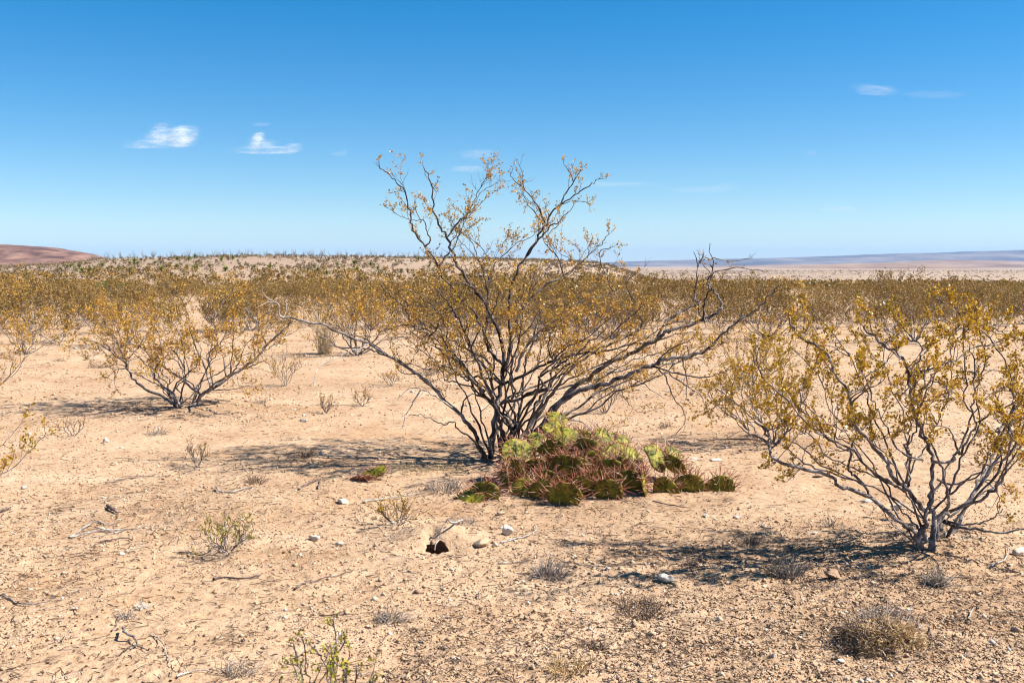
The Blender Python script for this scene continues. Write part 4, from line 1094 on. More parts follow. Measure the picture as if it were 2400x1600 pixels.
# ------------------------------------------------------------------ prickly pear
def pad_mat():
    m, n, l, bsdf, out = new_mat('prickly_pear_skin')
    tc = n.new('ShaderNodeTexCoord')
    oi = n.new('ShaderNodeObjectInfo')
    ad = n.new('ShaderNodeVectorMath'); ad.operation = 'ADD'
    l.new(tc.outputs['Object'], ad.inputs[0]); l.new(oi.outputs['Location'], ad.inputs[1])
    a = noise_node(n, l, ad.outputs[0], 16, 4, 0.6)
    b = noise_node(n, l, ad.outputs[0], 70, 3, 0.6)
    r = ramp(n, [(0.34, (0.050, 0.058, 0.008)), (0.48, (0.135, 0.138, 0.012)), (0.60, (0.270, 0.240, 0.022)), (0.74, (0.25, 0.165, 0.035))])
    l.new(a.outputs[0], r.inputs[0])
    f = ramp(n, [(0.35, (0.72, 0.72, 0.7)), (0.65, (1.1, 1.1, 1.1))])
    l.new(b.outputs[0], f.inputs[0])
    c = mix_col(n, l, 0.8, r.outputs[0], f.outputs[0], 'MULTIPLY')
    e = n.new('ShaderNodeAttribute'); e.attribute_name = 'rim'
    c = mix_col(n, l, e.outputs['Fac'], c, (0.17, 0.085, 0.03))
    l.new(c, bsdf.inputs['Base Color'])
    bsdf.inputs['Roughness'].default_value = 0.62
    bsdf.inputs['Specular IOR Level'].default_value = 0.18
    bp = n.new('ShaderNodeBump'); bp.inputs['Strength'].default_value = 0.5; bp.inputs['Distance'].default_value = 0.004
    l.new(b.outputs[0], bp.inputs['Height']); l.new(bp.outputs[0], bsdf.inputs['Normal'])
    return m
M_PAD = pad_mat()
M_PADDRY = plain_mat('withered_red_pad', (0.20, 0.085, 0.05))
M_SPINE = tint_material('red_brown_spines', [(0, (0.12, 0.038, 0.020)), (0.4, (0.30, 0.10, 0.045)), (0.75, (0.46, 0.215, 0.14)), (1, (0.60, 0.43, 0.34))], 0.6, 0.3)
M_AREOLE = plain_mat('dark_areoles', (0.09, 0.055, 0.03))

def make_pad(w, h, thick, seed, spine_len=0.055, nspine=3):
    g = np.random.default_rng(seed)
    NU, NV = 26, 11
    V, rim = [], []
    wob = g.normal(size=4) * 0.05
    def outline(th):
        s, c = math.sin(th), math.cos(th)
        k = 1 + wob[0] * math.cos(2 * th) + wob[1] * math.sin(3 * th) + wob[2] * math.cos(5 * th)
        return w / 2 * s * (1 - 0.16 * c) * k, h / 2 * (1 - c) * (1 + wob[3] * 0.3 * s)
    bend = g.normal() * 0.05
    def surf(th, ph):
        ox, oz = outline(th)
        cx, cz = 0, h * 0.52
        q = abs(math.sin(ph)) ** 0.8
        x, z = cx + (ox - cx) * q, cz + (oz - cz) * q
        y = thick / 2 * math.copysign(abs(math.cos(ph)) ** 0.75, math.cos(ph)) * (1.15 - 0.3 * z / h)
        y += bend * (x / w) ** 2 * w * 2 + 0.006 * math.sin(z * 40 + seed) * (x / w)
        return Vector((x, y, z))
    for j in range(NV):
        ph = math.pi * (j + 0.0) / (NV - 1)
        for i in range(NU):
            th = 2 * math.pi * i / NU
            p = surf(th, ph); V.append(p)
            rim.append(max(0, 1 - abs(math.cos(ph)) * 2.6) * 0.75)
    F = []
    for j in range(NV - 1):
        for i in range(NU):
            i2 = (i + 1) % NU
            F.append((j * NU + i, j * NU + i2, (j + 1) * NU + i2, (j + 1) * NU + i))
    pad_me = mesh_np('pad', np.array(V), [np.array(F)], smooth=True, attrs={'rim': np.array(rim)})
    # areoles in diagonal rows on both faces and along the rim
    sp, st, ar = [], [], []
    step = 0.030
    rows = int(h / step)
    spots = []
    for side in (1, -1):
        for a in range(rows + 1):
            for b in range(-4, 5):
                x = (b + 0.5 * (a % 2)) * step * 1.05 + g.normal() * 0.003
                z = (a + 0.5) * step + g.normal() * 0.003
                cx, cz = 0, h * 0.52
                th = math.atan2(x, -(z - cz) * (w / h)) % (2 * math.pi)
                ox, oz = outline(th)
                q = math.hypot(x, z - cz) / max(math.hypot(ox - cx, oz - cz), 1e-4)
                if q < 0.90:
                    ph = math.asin(min(1, q ** (1 / 0.8)))
                    if side < 0:
                        ph = math.pi - ph
                    spots.append((surf(th, ph), Vector((x * 1.2, side * 0.035, (z - cz) * 1.2)).normalized(), q))
    for k in range(int(2 * (w + h) * 0.8 / step)):
        th = 2 * math.pi * (k + g.random() * 0.5) / int(2 * (w + h) * 0.8 / step)
        if abs(th) < 0.5 or abs(th - 2 * math.pi) < 0.5:
            continue
        p = surf(th, math.pi / 2)
        ox, oz = outline(th)
        spots.append((p, Vector((ox, g.normal() * 0.02, oz - h * 0.5)).normalized(), 1.1))
    for p, nrm, q in spots:
        ar.append(p)
        up = p.z / h
        n = int(round(nspine * (0.35 + 1.0 * up) * (1.1 if q > 1 else 0.75) + g.random()))
        for _ in range(n):
            d = (nrm + Vector(g.normal(size=3)) * 0.50 + Vector((0, 0, 0.15 if q > 1 else -0.1))).normalized()
            L = spine_len * (0.55 + 0.75 * g.random())
            m = p + d * L
            sp.append((np.array([p, p + d * L * 0.55, m]), np.array([0.0022, 0.0018, 0.0007])))
            st.append(float(np.clip(0.5 + g.normal() * 0.28, 0, 1)))
    SV, SF, ST = tubes(sp, 3, st)
    # small dark cushions
    A = np.array([tuple(p) for p in ar]); r = 0.0032
    offs = np.array([(r, 0, 0), (-r, 0, 0), (0, r, 0), (0, -r, 0), (0, 0, r), (0, 0, -r)])
    AV = (A[:, None, :] + offs[None]).reshape(-1, 3)
    tri = np.array([(0, 2, 4), (2, 1, 4), (1, 3, 4), (3, 0, 4), (2, 0, 5), (1, 2, 5), (3, 1, 5), (0, 3, 5)])
    AF = (np.arange(len(A))[:, None, None] * 6 + tri[None]).reshape(-1, 3)
    spine_me = mesh_np('spines', SV, [SF], attrs={'tint': ST})
    ar_me = mesh_np('areoles', AV, [AF])
    return pad_me, spine_me, ar_me

def place_pad(root, origin, c5, size, roll, yaw, lean, dep, seed, spine=0.055, nspine=3, thick=0.022, mat=None):
    """centre c5 in photo pixels, size in photo pixels"""
    cx, cy = c5
    w, h = size[0] * 1.26 / FX * dep, size[1] * 1.2 / FX * dep
    pm, sm, am = make_pad(w, h, thick, seed, spine, nspine)
    R = Matrix.Rotation(math.radians(yaw), 4, 'Z') @ Matrix.Rotation(math.radians(-lean), 4, 'X') @ Matrix.Rotation(math.radians(roll), 4, 'Y')
    c = at(cx, cy, dep)
    loc = c - (R @ Vector((0, 0, h / 2))) - Vector(origin)
    p = link('pad', pm, mat or M_PAD, root)
    p.matrix_local = Matrix.Translation(loc) @ R
    link('spines', sm, M_SPINE, p, kind='stuff')
    link('areoles', am, M_AREOLE, p, kind='stuff')
    return p

def prickly_pear():
    c5 = lambda x, y: (1000 + x / 3.095, 940 + y / 3.095)
    base = ground_at(1340, 1175)
    root = thing('prickly_pear_cactus', 'sprawling red-spined prickly pear at the foot of the tall creosote bush', 'cactus', base)
    B = base.y
    # centre (crop px), size (photo px), roll, yaw, lean (positive = leans back, face turned up), depth, seed
    L = [
     ((675, 405), (72, 88), 18, 28, 42, B + 0.42, 1), ((815, 300), (42, 48), 10, 25, 40, B + 0.62, 2),
     ((940, 140), (44, 42), 5, 10, 40, B + 1.0, 3), ((925, 215), (48, 46), -12, 20, 45, B + 0.85, 4),
     ((1015, 285), (62, 62), 12, 12, 38, B + 0.70, 5), ((920, 375), (56, 58), -5, -15, -8, B + 0.48, 6),
     ((1160, 375), (58, 60), 8, -10, 5, B + 0.62, 7), ((1000, 490), (64, 62), -15, -12, -12, B + 0.32, 8),
     ((1285, 275), (40, 52), 10, 30, 38, B + 0.85, 9), ((1310, 395), (48, 56), 15, 32, 42, B + 0.6, 10),
     ((1430, 320), (36, 46), -5, 30, 35, B + 0.8, 11), ((1500, 435), (50, 66), 5, 35, 40, B + 0.55, 12),
     ((1668, 412), (48, 64), 2, 35, 36, B + 0.50, 13), ((1788, 390), (34, 42), 5, 30, 38, B + 0.56, 14),
     ((1800, 462), (46, 34), 40, -20, -15, B + 0.45, 15), ((1330, 520), (60, 58), 5, -12, -5, B + 0.36, 16),
     ((1475, 610), (64, 64), -12, -14, -6, B + 0.20, 17), ((1578, 610), (60, 70), 4, 84, 8, B + 0.15, 18),
     ((1320, 660), (54, 58), 12, -10, -10, B + 0.05, 19), ((860, 690), (60, 74), -14, -18, -12, B + 0.06, 20),
     ((1000, 715), (66, 76), 8, -10, -14, B - 0.06, 21), ((1150, 640), (62, 54), 20, -15, -20, B + 0.12, 22),
     ((710, 640), (48, 50), -10, 5, 8, B + 0.12, 23), ((560, 580), (58, 60), -38, -72, 5, B + 0.22, 24),
     ((425, 675), (58, 54), -6, -8, -4, B + 0.03, 25), ((300, 715), (54, 54), -25, -30, 52, B + 0.0, 26),
     ((1735, 655), (62, 50), 55, -12, -6, B + 0.18, 27), ((1905, 620), (56, 54), -10, -12, -6, B + 0.22, 28),
     ((2110, 640), (46, 72), 62, -14, 4, B + 0.22, 29),
     ((1090, 500), (58, 58), 10, -14, -8, B + 0.40, 30), ((1210, 455), (54, 56), -8, -8, 4, B + 0.52, 31), ((800, 520), (60, 60), -20, -20, -10, B + 0.36, 32),
     ((1120, 300), (50, 52), 14, -6, 14, B + 0.80, 33), ((640, 520), (50, 54), -24, -50, 0, B + 0.34, 34), ((1395, 400), (48, 54), -8, 20, 30, B + 0.66, 35),
     ((1230, 590), (58, 56), -10, -14, -14, B + 0.24, 36), ((870, 590), (56, 56), 8, -16, -12, B + 0.24, 37), ((1420, 500), (52, 54), 14, -12, -4, B + 0.42, 38),
     ((1350, 300), (40, 44), 0, 20, 30, B + 0.9, 39),
    ]
    for c, s, roll, yaw, lean, dep, seed in L:
        lit = lean > 25
        place_pad(root, base, c5(*c), s, roll, yaw, lean, dep, seed, 0.055 if lit else 0.076, 1.5 if lit else 2.1)
prickly_pear()

def fallen_pad():
    base = ground_at(868, 1122)
    root = thing('fallen_cactus_pad', 'broken-off red prickly pear pad lying on the sand left of the cactus', 'cactus pad', base)
    place_pad(root, base, (872, 1110), (22, 62), 66, -12, 30, base.y, 77, 0.045, 2)
    place_pad(root, base, (846, 1120), (16, 50), 74, -5, -50, base.y - 0.04, 78, 0.05, 2.5, mat=M_PADDRY)
fallen_pad()

# ------------------------------------------------------------------ dry grass tufts
def tuft(name, label, px, py, hpx, wpx, n, mat, seed, droop=0.5, curl=0.3, r=0.0016, category='dry grass', base=None, up=0.5):
    g = np.random.default_rng(seed)
    b = ground_at(px, py) if base is None else base
    H, W = hpx / FX * b.y, wpx / FX * b.y
    pol, tin = [], []
    for i in range(n):
        a = g.random() * 2 * math.pi; rr = math.sqrt(g.random()) * W * 0.33
        p = Vector((math.cos(a) * rr, math.sin(a) * rr * 0.8, 0))
        p.z = hz(b.x + p.x, b.y + p.y) - b.z - 0.005
        out = Vector((math.cos(a), math.sin(a), 0)) * g.random() * W / max(H, 0.01) * 0.6 + Vector(g.normal(size=3)) * 0.3
        d = (out + Vector((0, 0, up + 0.6))).normalized()
        L = H * (0.45 + 0.7 * g.random())
        pts = [p]
        for k in range(3):
            d = (d + Vector(g.normal(size=3)) * curl + Vector((0, 0, -droop * 0.3 * k))).normalized()
            pts.append(pts[-1] + d * L / 3)
        pol.append((np.array(pts), np.array([r, r * 0.9, r * 0.7, r * 0.25])))
        tin.append(float(np.clip(0.5 + 0.28 * g.normal(), 0, 1)))
    V, F, Tt = tubes(pol, 3, tin)
    o = link(name, mesh_np(name, V, [F], attrs={'tint': Tt}), mat)
    o.location = b
    return tag(o, label, category)

def clump():
    b = ground_at(2060, 1500)
    root = thing('dry_grass_clump', 'big brown dry grass clump on a root mound, lower right corner', 'dry grass', b)
    for (dx, dy, h, w, n, mat, seed, nm) in ((0.02, -0.02, 0.062, 0.30, 620, M_STRAW, 1, 'straw_blades'), (0.05, 0.09, 0.085, 0.28, 220, M_GREYGRASS, 2, 'grey_blades'), (-0.04, -0.01, 0.06, 0.30, 520, M_LITTER, 3, 'root_fibres')):
        g = np.random.default_rng(seed)
        pol, tin = [], []
        for i in range(n):
            a = g.random() * 2 * math.pi; rr = math.sqrt(g.random()) * w * 0.5
            x, y = dx + math.cos(a) * rr, dy + math.sin(a) * rr * 0.7
            p = Vector((x, y, hz(b.x + x, b.y + y) - b.z - 0.005 + 0.055 * max(0, 1 - (rr / (w * 0.5)) ** 2)))
            d = (Vector((math.cos(a), math.sin(a), 0)) * g.random() * 1.0 + Vector(g.normal(size=3)) * 0.35 + Vector((0, 0, 0.8))).normalized()
            L = h * (0.35 + 0.75 * g.random())
            pts = [p]
            for k in range(3):
                d = (d + Vector(g.normal(size=3)) * 0.35 + Vector((0, 0, -0.18 * k))).normalized()
                pts.append(pts[-1] + d * L / 3)
            pol.append((np.array(pts), np.array([0.0018, 0.0016, 0.0012, 0.0005])))
            tin.append(float(np.clip(0.5 + 0.3 * g.normal(), 0, 1)))
        V, F, Tt = tubes(pol, 3, tin)
        link(nm, mesh_np(nm, V, [F], attrs={'tint': Tt}), mat, root, kind='stuff')
    # crumbling earth body under the blades
    bm_v, bm_f = [], []
    NU, NV = 22, 8
    for j in range(NV):
        f = j / (NV - 1)
        for i in range(NU):
            th = 2 * math.pi * i / NU
            k = 1 + 0.25 * math.sin(3 * th + 1) + 0.2 * math.sin(5 * th)
            x, y = math.cos(th) * 0.165 * k * f - 0.02, math.sin(th) * 0.095 * k * f + 0.02
            z = 0.078 * (1 - f ** 2.6) * (0.85 + 0.25 * f * math.sin(4 * th)) + 0.012 * math.sin(11 * th + 9 * f) * f
            bm_v.append((x, y, hz(b.x + x, b.y + y) - b.z + z - 0.02 * f))
    for j in range(NV - 1):
        for i in range(NU):
            i2 = (i + 1) % NU
            bm_f.append((j * NU + i, (j + 1) * NU + i, (j + 1) * NU + i2, j * NU + i2))
    link('root_mound', mesh_np('root_mound', np.array(bm_v), [np.array(bm_f)], smooth=True, attrs={'litter': np.full(len(bm_v), 0.9), 'plain': np.zeros(len(bm_v))}), M_SOIL, root)
clump()

tuft('grass_tuft', 'wispy grey grass tuft in front of the near bush\'s shadow, beside a boulder', 1848, 1350, 62, 90, 110, M_GREYGRASS, 3, 0.2, 0.16)
tuft('grass_tuft', 'short straw grass tuft left of the wispy grey one', 1806, 1350, 44, 26, 26, M_STRAW, 33, 0.2, 0.16)
tuft('grass_tuft', 'round grey ball of dry twiggy grass below the near bush\'s trunk', 2194, 1372, 62, 52, 190, M_GREYGRASS, 4, 0.8, 0.5)
tuft('grass_tuft', 'grey dry tuft on a crumbling brown root in the lower middle', 1285, 1352, 60, 90, 150, M_GREYGRASS, 5, 0.5, 0.35)
tuft('grass_tuft', 'brown dead tuft low right of the lower middle, like dark crumbs', 1500, 1436, 44, 150, 230, M_LITTER, 6, 0.6, 0.45)
tuft('grass_tuft', 'grey-brown dead tuft with a dark shadow left of the lower middle', 915, 1455, 52, 90, 130, M_GREYGRASS, 7, 0.7, 0.5)
tuft('grass_tuft', 'tall straw-yellow grass clump beside the bush behind the bare left limb', 762, 830, 120, 54, 120, M_PALESTRAW, 8, 0.10, 0.13, 0.0026, up=1.5)
tuft('grass_tuft', 'low pale straw mat under the left shadow of the tall bush', 1000, 1100, 26, 260, 420, M_PALESTRAW, 9, 1.0, 0.5)
tuft('grass_tuft', 'grey stubbly tuft between the straw mat and the cactus', 1040, 1150, 46, 110, 150, M_GREYGRASS, 10, 0.4, 0.25)
tuft('grass_tuft', 'grey tangle of dead twigs just below the leftmost cactus pad', 1085, 1228, 34, 90, 90, M_GREYGRASS, 11, 1.0, 0.5)
tuft('grass_tuft', 'dark twiggy dead tuft in the left shadow of the tall bush', 715, 1072, 34, 56, 110, M_LITTER, 12, 0.5, 0.45)
tuft('grass_tuft', 'dark little dead tuft left of the fallen pad', 600, 1130, 32, 60, 90, M_LITTER, 13, 0.6, 0.5)
tuft('grass_tuft', 'low brown dead tuft just below the V-shaped bush', 365, 1018, 28, 66, 90, M_GREYGRASS, 14, 0.6, 0.45)
tuft('grass_tuft', 'dark brown dead tuft on sand left of the V-shaped bush', 232, 862, 22, 76, 120, M_LITTER, 15, 0.6, 0.5)
tuft('grass_tuft', 'smaller dark dead tuft near the left edge, left of the longer one', 140, 846, 16, 36, 60, M_LITTER, 16, 0.6, 0.5)
tuft('grass_tuft', 'grey tuft behind the tall bush trunk, left side', 1000, 880, 34, 52, 90, M_GREYGRASS, 17, 0.6, 0.35, 0.002)
tuft('grass_tuft', 'small brown tuft on open ground right of the cactus top', 1560, 1000, 20, 40, 70, M_LITTER, 18, 0.6, 0.5)
tuft('grass_tuft', 'pale bristly white tuft near the bottom left', 335, 1425, 22, 40, 60, tint_material('white_bristle', [(0, (0.5, 0.45, 0.4)), (1, (0.72, 0.68, 0.62))]), 19, 0.3, 0.25)
tuft('grass_tuft', 'grey dead tuft touching the white bristly one', 296, 1448, 30, 56, 80, M_GREYGRASS, 20, 0.6, 0.5)
tuft('grass_tuft', 'brown stubble at the bottom edge, right of centre', 1330, 1575, 56, 120, 110, M_STRAW, 21, 0.5, 0.4)
tuft('grass_tuft', 'brown crumbly tuft at the bottom edge, left of the big clump', 1390, 1520, 40, 80, 80, M_LITTER, 22, 0.5, 0.45)
tuft('grass_tuft', 'pale dry tuft at the bottom edge, left of the blurred seedling', 560, 1575, 60, 120, 80, M_GREYGRASS, 23, 0.6, 0.5)
tuft('grass_tuft', 'small dark tuft in the shadow of the near bush', 1760, 1275, 26, 56, 70, M_LITTER, 24, 0.4, 0.4)
tuft('grass_tuft', 'thin grey tuft above the near bush\'s shadow', 1945, 1235, 40, 30, 26, M_GREYGRASS, 25, 0.2, 0.2)
tuft('grass_tuft', 'small brown tuft left of the V-shaped bush\'s trunk foot', 310, 962, 18, 60, 70, M_LITTER, 26, 0.6, 0.5)
tuft('grass_tuft', 'rusty brown tuft at the foot of the cactus front', 1238, 1182, 18, 34, 60, M_STRAW, 27, 0.6, 0.5)
tuft('grass_tuft', 'grey-brown tuft on the far sand, right of the V-shaped bush', 610, 945, 22, 40, 60, M_GREYGRASS, 28, 0.6, 0.4)

# ------------------------------------------------------------------ stones
ICO = None
def ico():
    global ICO
    if ICO is None:
        import bmesh
        bm = bmesh.new(); bmesh.ops.create_icosphere(bm, subdivisions=3, radius=1)
        bm.verts.ensure_lookup_table()
        ICO = (np.array([v.co[:] for v in bm.verts]), np.array([[v.index for v in f.verts] for f in bm.faces]))
        bm.free()
    return ICO

def stone(label, px, py, wpx, hpx, mat, seed, rot=0, sink=0.3, tintv=0.45):
    V, F = ico()
    g = np.random.default_rng(seed)
    b = ground_at(px, py)
    w, h = wpx / FX * b.y, hpx / FX * b.y
    n = np.array([mnoise.noise(Vector(v * 1.3 + seed * 7.1)) for v in V]); n2 = np.array([mnoise.noise(Vector(v * 3.1 + seed * 3.3)) for v in V])
    W = V * (1 + 0.34 * n + 0.14 * n2)[:, None]
    # knocked-off flats
    for _ in range(11):
        d = g.normal(size=3); d /= np.linalg.norm(d)
        k = W @ d
        lim = 0.38 + 0.28 * g.random()
        W = W - np.maximum(k - lim, 0)[:, None] * d[None] * 0.97
    W = W * np.array([w / 2, w / 2 * (0.65 + 0.2 * g.random()), h / 2])
    c, s = math.cos(rot), math.sin(rot)
    W = np.stack([W[:, 0] * c - W[:, 1] * s, W[:, 0] * s + W[:, 1] * c, W[:, 2]], -1)
    t = np.clip(tintv + 0.25 * n, 0, 1)
    me = mesh_np('stone', W, [F], smooth=False, attrs={'tint': t})
    o = link('stone', me, mat)
    o.location = b + Vector((0, 0, h / 2 - sink * h))
    return tag(o, label, 'stone')

stone('white blocky stone left of the burrow, larger of two', 736, 1266, 34, 24, M_ROCKW, 1)
stone('white stone left of the burrow, smaller of two and nearer to it', 798, 1277, 26, 18, M_ROCKW, 2)
stone('white stone near the fallen cactus pad', 806, 1178, 32, 20, M_ROCKW, 3)
stone('white upright stone on bare sand below the V-shaped bush', 246, 1038, 18, 26, M_ROCKW, 4)
stone('white angular stone between the cactus and the burrow', 1188, 1254, 40, 34, M_ROCKW, 5, 0.4)
stone('smooth tan stone just right of the burrow', 1132, 1278, 52, 32, M_ROCKT, 6, 0.2, 0.25, 1.0)
stone('little white stone touching the smooth tan one', 1158, 1281, 16, 15, M_ROCKW, 7)
stone('long white stone below the right shadow', 1562, 1364, 58, 30, M_ROCKW, 8, -0.4, 0.35)
stone('reddish tan boulder beside the wispy grey grass tuft', 1952, 1354, 48, 36, M_ROCKT, 9, 0.3, 0.3, 0.35)
stone('white block of stone under the near bush\'s left limbs', 2102, 1195, 34, 26, M_ROCKW, 10, 0.2)
stone('white stone left of the block under the near bush', 2032, 1176, 36, 16, M_ROCKW, 11, 0.2)
stone('half-buried brown stone in the lower middle', 985, 1390, 34, 20, M_ROCKT, 12, -0.3, 0.4, 0.5)
stone('pinkish stone with a dark shadow left of the big grass clump', 1528, 1490, 40, 28, M_ROCKT, 13, 0.4, 0.3, 0.9)
stone('pale stone at the foot of the big grass clump', 1972, 1552, 26, 16, M_ROCKW, 14, 0.3, 0.3, 0.2)
stone('pale stone on sand left of the big grass clump', 1814, 1540, 24, 18, M_ROCKW, 15, 0.3, 0.3, 0.3)
stone('white chip of stone in the lower left', 286, 1300, 22, 14, M_ROCKW, 16, 0.1)
stone('grey stone chip beside the dead branch pile', 318, 1207, 16, 11, M_ROCKT, 17, 0.1, 0.3, 0.6)
stone('white flat stone right of the cactus, leftmost of the pair', 1628, 1078, 22, 12, M_ROCKW, 18)
stone('white flat stone right of the cactus, rightmost of the pair', 1672, 1080, 38, 10, M_ROCKW, 19)
stone('small brown stone on far sand right of the tall bush', 1621, 928, 14, 12, M_ROCKT, 20, 0, 0.2, 0.1)
stone('tan slab of stone under the near bush\'s long limb', 1920, 1116, 36, 12, M_ROCKT, 21, 0, 0.3, 0.5)
stone('white pebble-like stone in the right shadow, near the cactus', 1655, 1210, 18, 12, M_ROCKW, 22)
stone('pale stone in the right shadow, upper of two', 1790, 1235, 22, 14, M_ROCKW, 23, 0, 0.3, 0.2)
stone('pale stone low in the right shadow', 1910, 1250, 18, 12, M_ROCKW, 24, 0, 0.3, 0.3)
stone('white stone lying by the leftmost edge bush', 58, 1145, 20, 12, M_ROCKW, 25)
stone('white stone on the left sand above the fallen pad', 715, 988, 26, 12, M_ROCKW, 26, 0.2, 0.3)
stone('pale stone under the bare left limb of the tall bush', 965, 920, 20, 12, M_ROCKW, 27)
stone('pale half-sunk stone below the cactus\'s left pads', 1172, 1206, 28, 22, M_ROCKT, 28, 0.5, 0.35, 1.0)
stone('pale round stone in the lower middle, right of the grey tuft', 1425, 1335, 18, 14, M_ROCKW, 29)
stone('pale pinkish stone at the far right bottom', 2385, 1480, 40, 26, M_ROCKT, 30, 0.3, 0.4, 1.0)
stone('small white stone at lower left, below the chip', 175, 1428, 22, 14, M_ROCKW, 31)
stone('pale tan stone low at the left, above the crooked stick', 112, 1487, 26, 12, M_ROCKT, 32, 0.2, 0.3, 1.0)
stone('white stone by the seedling at lower left', 287, 1298, 8, 6, M_ROCKW, 33)
stone('pale stone by the right edge, under the near bush', 2392, 1300, 44, 30, M_ROCKW, 34, 0.2, 0.3, 0.2)

# ------------------------------------------------------------------ fallen sticks
def stick(label, paths, mat=M_LITTER, lift=0.004, name='fallen_stick'):
    """paths: list of (photo points, width px)"""
    b = ground_at(*paths[0][0][0][:2])
    pol, tin = [], []
    for pts, w in paths:
        Q = []
        for k, pt in enumerate(pts):
            g0 = ground_at(pt[0], pt[1])
            up = pt[2] if len(pt) > 2 else lift
            Q.append(tuple(Vector((g0.x, g0.y, g0.z + up + w / 2 / FX * g0.y)) - b))
        r = w / 2 / FX * b.y
        P, R = stem_poly(Q, r, r * 0.4, 0.12)
        pol.append((P, R)); tin.append(0.0)
    V, F, Tt = tubes(pol, 6, [0.55] * len(pol))
    o = link(name, mesh_np(name, V, [F], smooth=True, attrs={'tint': Tt}), mat)
    o.location = b
    return tag(o, label, 'stick')

stick('tangle of grey dead branches lying flat at lower left', [([(162, 1263), (190, 1245), (222, 1226), (250, 1232), (268, 1228)], 5), ([(165, 1262), (230, 1248), (275, 1246), (320, 1240), (345, 1232)], 4.5), ([(222, 1238), (262, 1250), (240, 1258), (200, 1262)], 3.5), ([(268, 1252), (300, 1243), (330, 1246)], 4)], M_DEAD)
stick('thin stick just below the dead branch tangle', [([(236, 1274), (265, 1267), (295, 1265), (312, 1271)], 5)], M_TWIG)
stick('crooked twisted dark stick near the bottom left', [([(288, 1485, 0.02), (292, 1500, 0.03), (312, 1505, 0.02), (322, 1516), (308, 1524), (296, 1526)], 7), ([(322, 1518), (335, 1523), (346, 1528)], 4)], M_BARK, 0.006)
stick('curved stick entering from the left edge', [([(-20, 1396), (10, 1400), (38, 1416), (65, 1421), (110, 1415), (138, 1409)], 5)], M_BARK)
stick('bleached curled twig left of the fallen pad', [([(507, 1146), (516, 1154), (538, 1156), (560, 1152), (575, 1146), (592, 1148), (580, 1156)], 4.5)], M_DEAD)
stick('short fat stick below the seedling at lower left', [([(500, 1362), (530, 1356), (560, 1360), (600, 1356), (615, 1348)], 6)], M_TWIG)
stick('thin pale stick in the lower left middle', [([(690, 1384), (715, 1370), (745, 1362), (790, 1352), (830, 1340)], 5)], M_TWIG)
stick('straight dark stick above the blurred seedling', [([(748, 1445), (785, 1446), (832, 1442)], 4)], M_TWIG)
stick('bent pale stick leaning over the burrow mouth', [([(1084, 1228, 0.02), (1066, 1240, 0.03), (1045, 1246, 0.05), (1036, 1262, 0.05), (1028, 1275, 0.03), (1019, 1294, 0.005)], 5)], M_DEAD)
stick('thin curved stick right of the smooth tan stone', [([(1174, 1274), (1210, 1264), (1240, 1258), (1255, 1248), (1258, 1240, 0.02)], 4.5)], M_DEAD)
stick('straight stick leading to the grey tuft on a root', [([(1168, 1323), (1205, 1321), (1240, 1317)], 4)], M_DEAD)
stick('dark chunk of bark at lower left', [([(252, 1190), (262, 1198), (274, 1204), (283, 1206)], 9)], M_TWIG)
stick('long stick on sand left of the fallen pad, below the V-shaped bush', [([(248, 1135), (285, 1128), (320, 1120), (345, 1118), (366, 1116)], 4)], M_TWIG)
stick('dark twig at the left edge, above the curved stick', [([(-5, 1203), (15, 1199), (24, 1194)], 8)], M_TWIG)
stick('pale curved root at the bottom left', [([(352, 1490), (372, 1500), (385, 1520), (392, 1540), (400, 1565)], 4)], M_DEAD)
stick('pale stick arching at the bottom edge, left of the seedling', [([(415, 1590), (440, 1580), (470, 1574), (500, 1580)], 5)], M_DEAD)
stick('thin dark root at the bottom left, above the pale curved one', [([(262, 1482), (272, 1470), (276, 1452), (284, 1444)], 4)], M_TWIG)
stick('dark branching twig left of the seedling shadow', [([(420, 1297), (445, 1300), (480, 1304), (520, 1298)], 4), ([(450, 1300), (440, 1292)], 3)], M_TWIG)
stick('pale twig lying below the near bush', [([(2322, 1330), (2345, 1320), (2362, 1302), (2360, 1285), (2330, 1262)], 4)], M_DEAD)
stick('thin stick at the right, beside the round grey ball', [([(2270, 1457), (2275, 1440), (2283, 1430)], 5), ([(2232, 1455), (2262, 1452)], 4)], M_DEAD)
stick('dark stick right of the big grass clump', [([(2165, 1450), (2178, 1480), (2182, 1510), (2172, 1535)], 4)], M_TWIG)
stick('dead stick in front of the cactus, between its pads and the right shadow', [([(1530, 1177), (1570, 1186), (1610, 1192)], 4)], M_TWIG)
stick('twisted dead twig behind the cactus', [([(1310, 1000, 0.05), (1345, 1002, 0.06), (1370, 1006, 0.05), (1395, 1035, 0.02)], 5), ([(1345, 1000, 0.06), (1365, 990, 0.08), (1385, 1000, 0.06), (1400, 1025, 0.03)], 3)], M_DEAD)
stick('long twig lying across the sand under the near bush\'s long limb', [([(1640, 1035), (1690, 1032), (1740, 1030), (1790, 1036)], 4), ([(1700, 1032), (1720, 1018), (1745, 1010)], 3)], M_TWIG)
stick('dark gnarled twigs left of the fallen pad, in a forked heap', [([(700, 1150), (715, 1140), (740, 1130), (752, 1126)], 5), ([(744, 1148), (750, 1138), (750, 1128)], 5)], M_TWIG)
stick('thin pale stick between the white stone and the cactus', [([(850, 1180), (900, 1172), (940, 1168), (980, 1160)], 5)], M_DEAD)

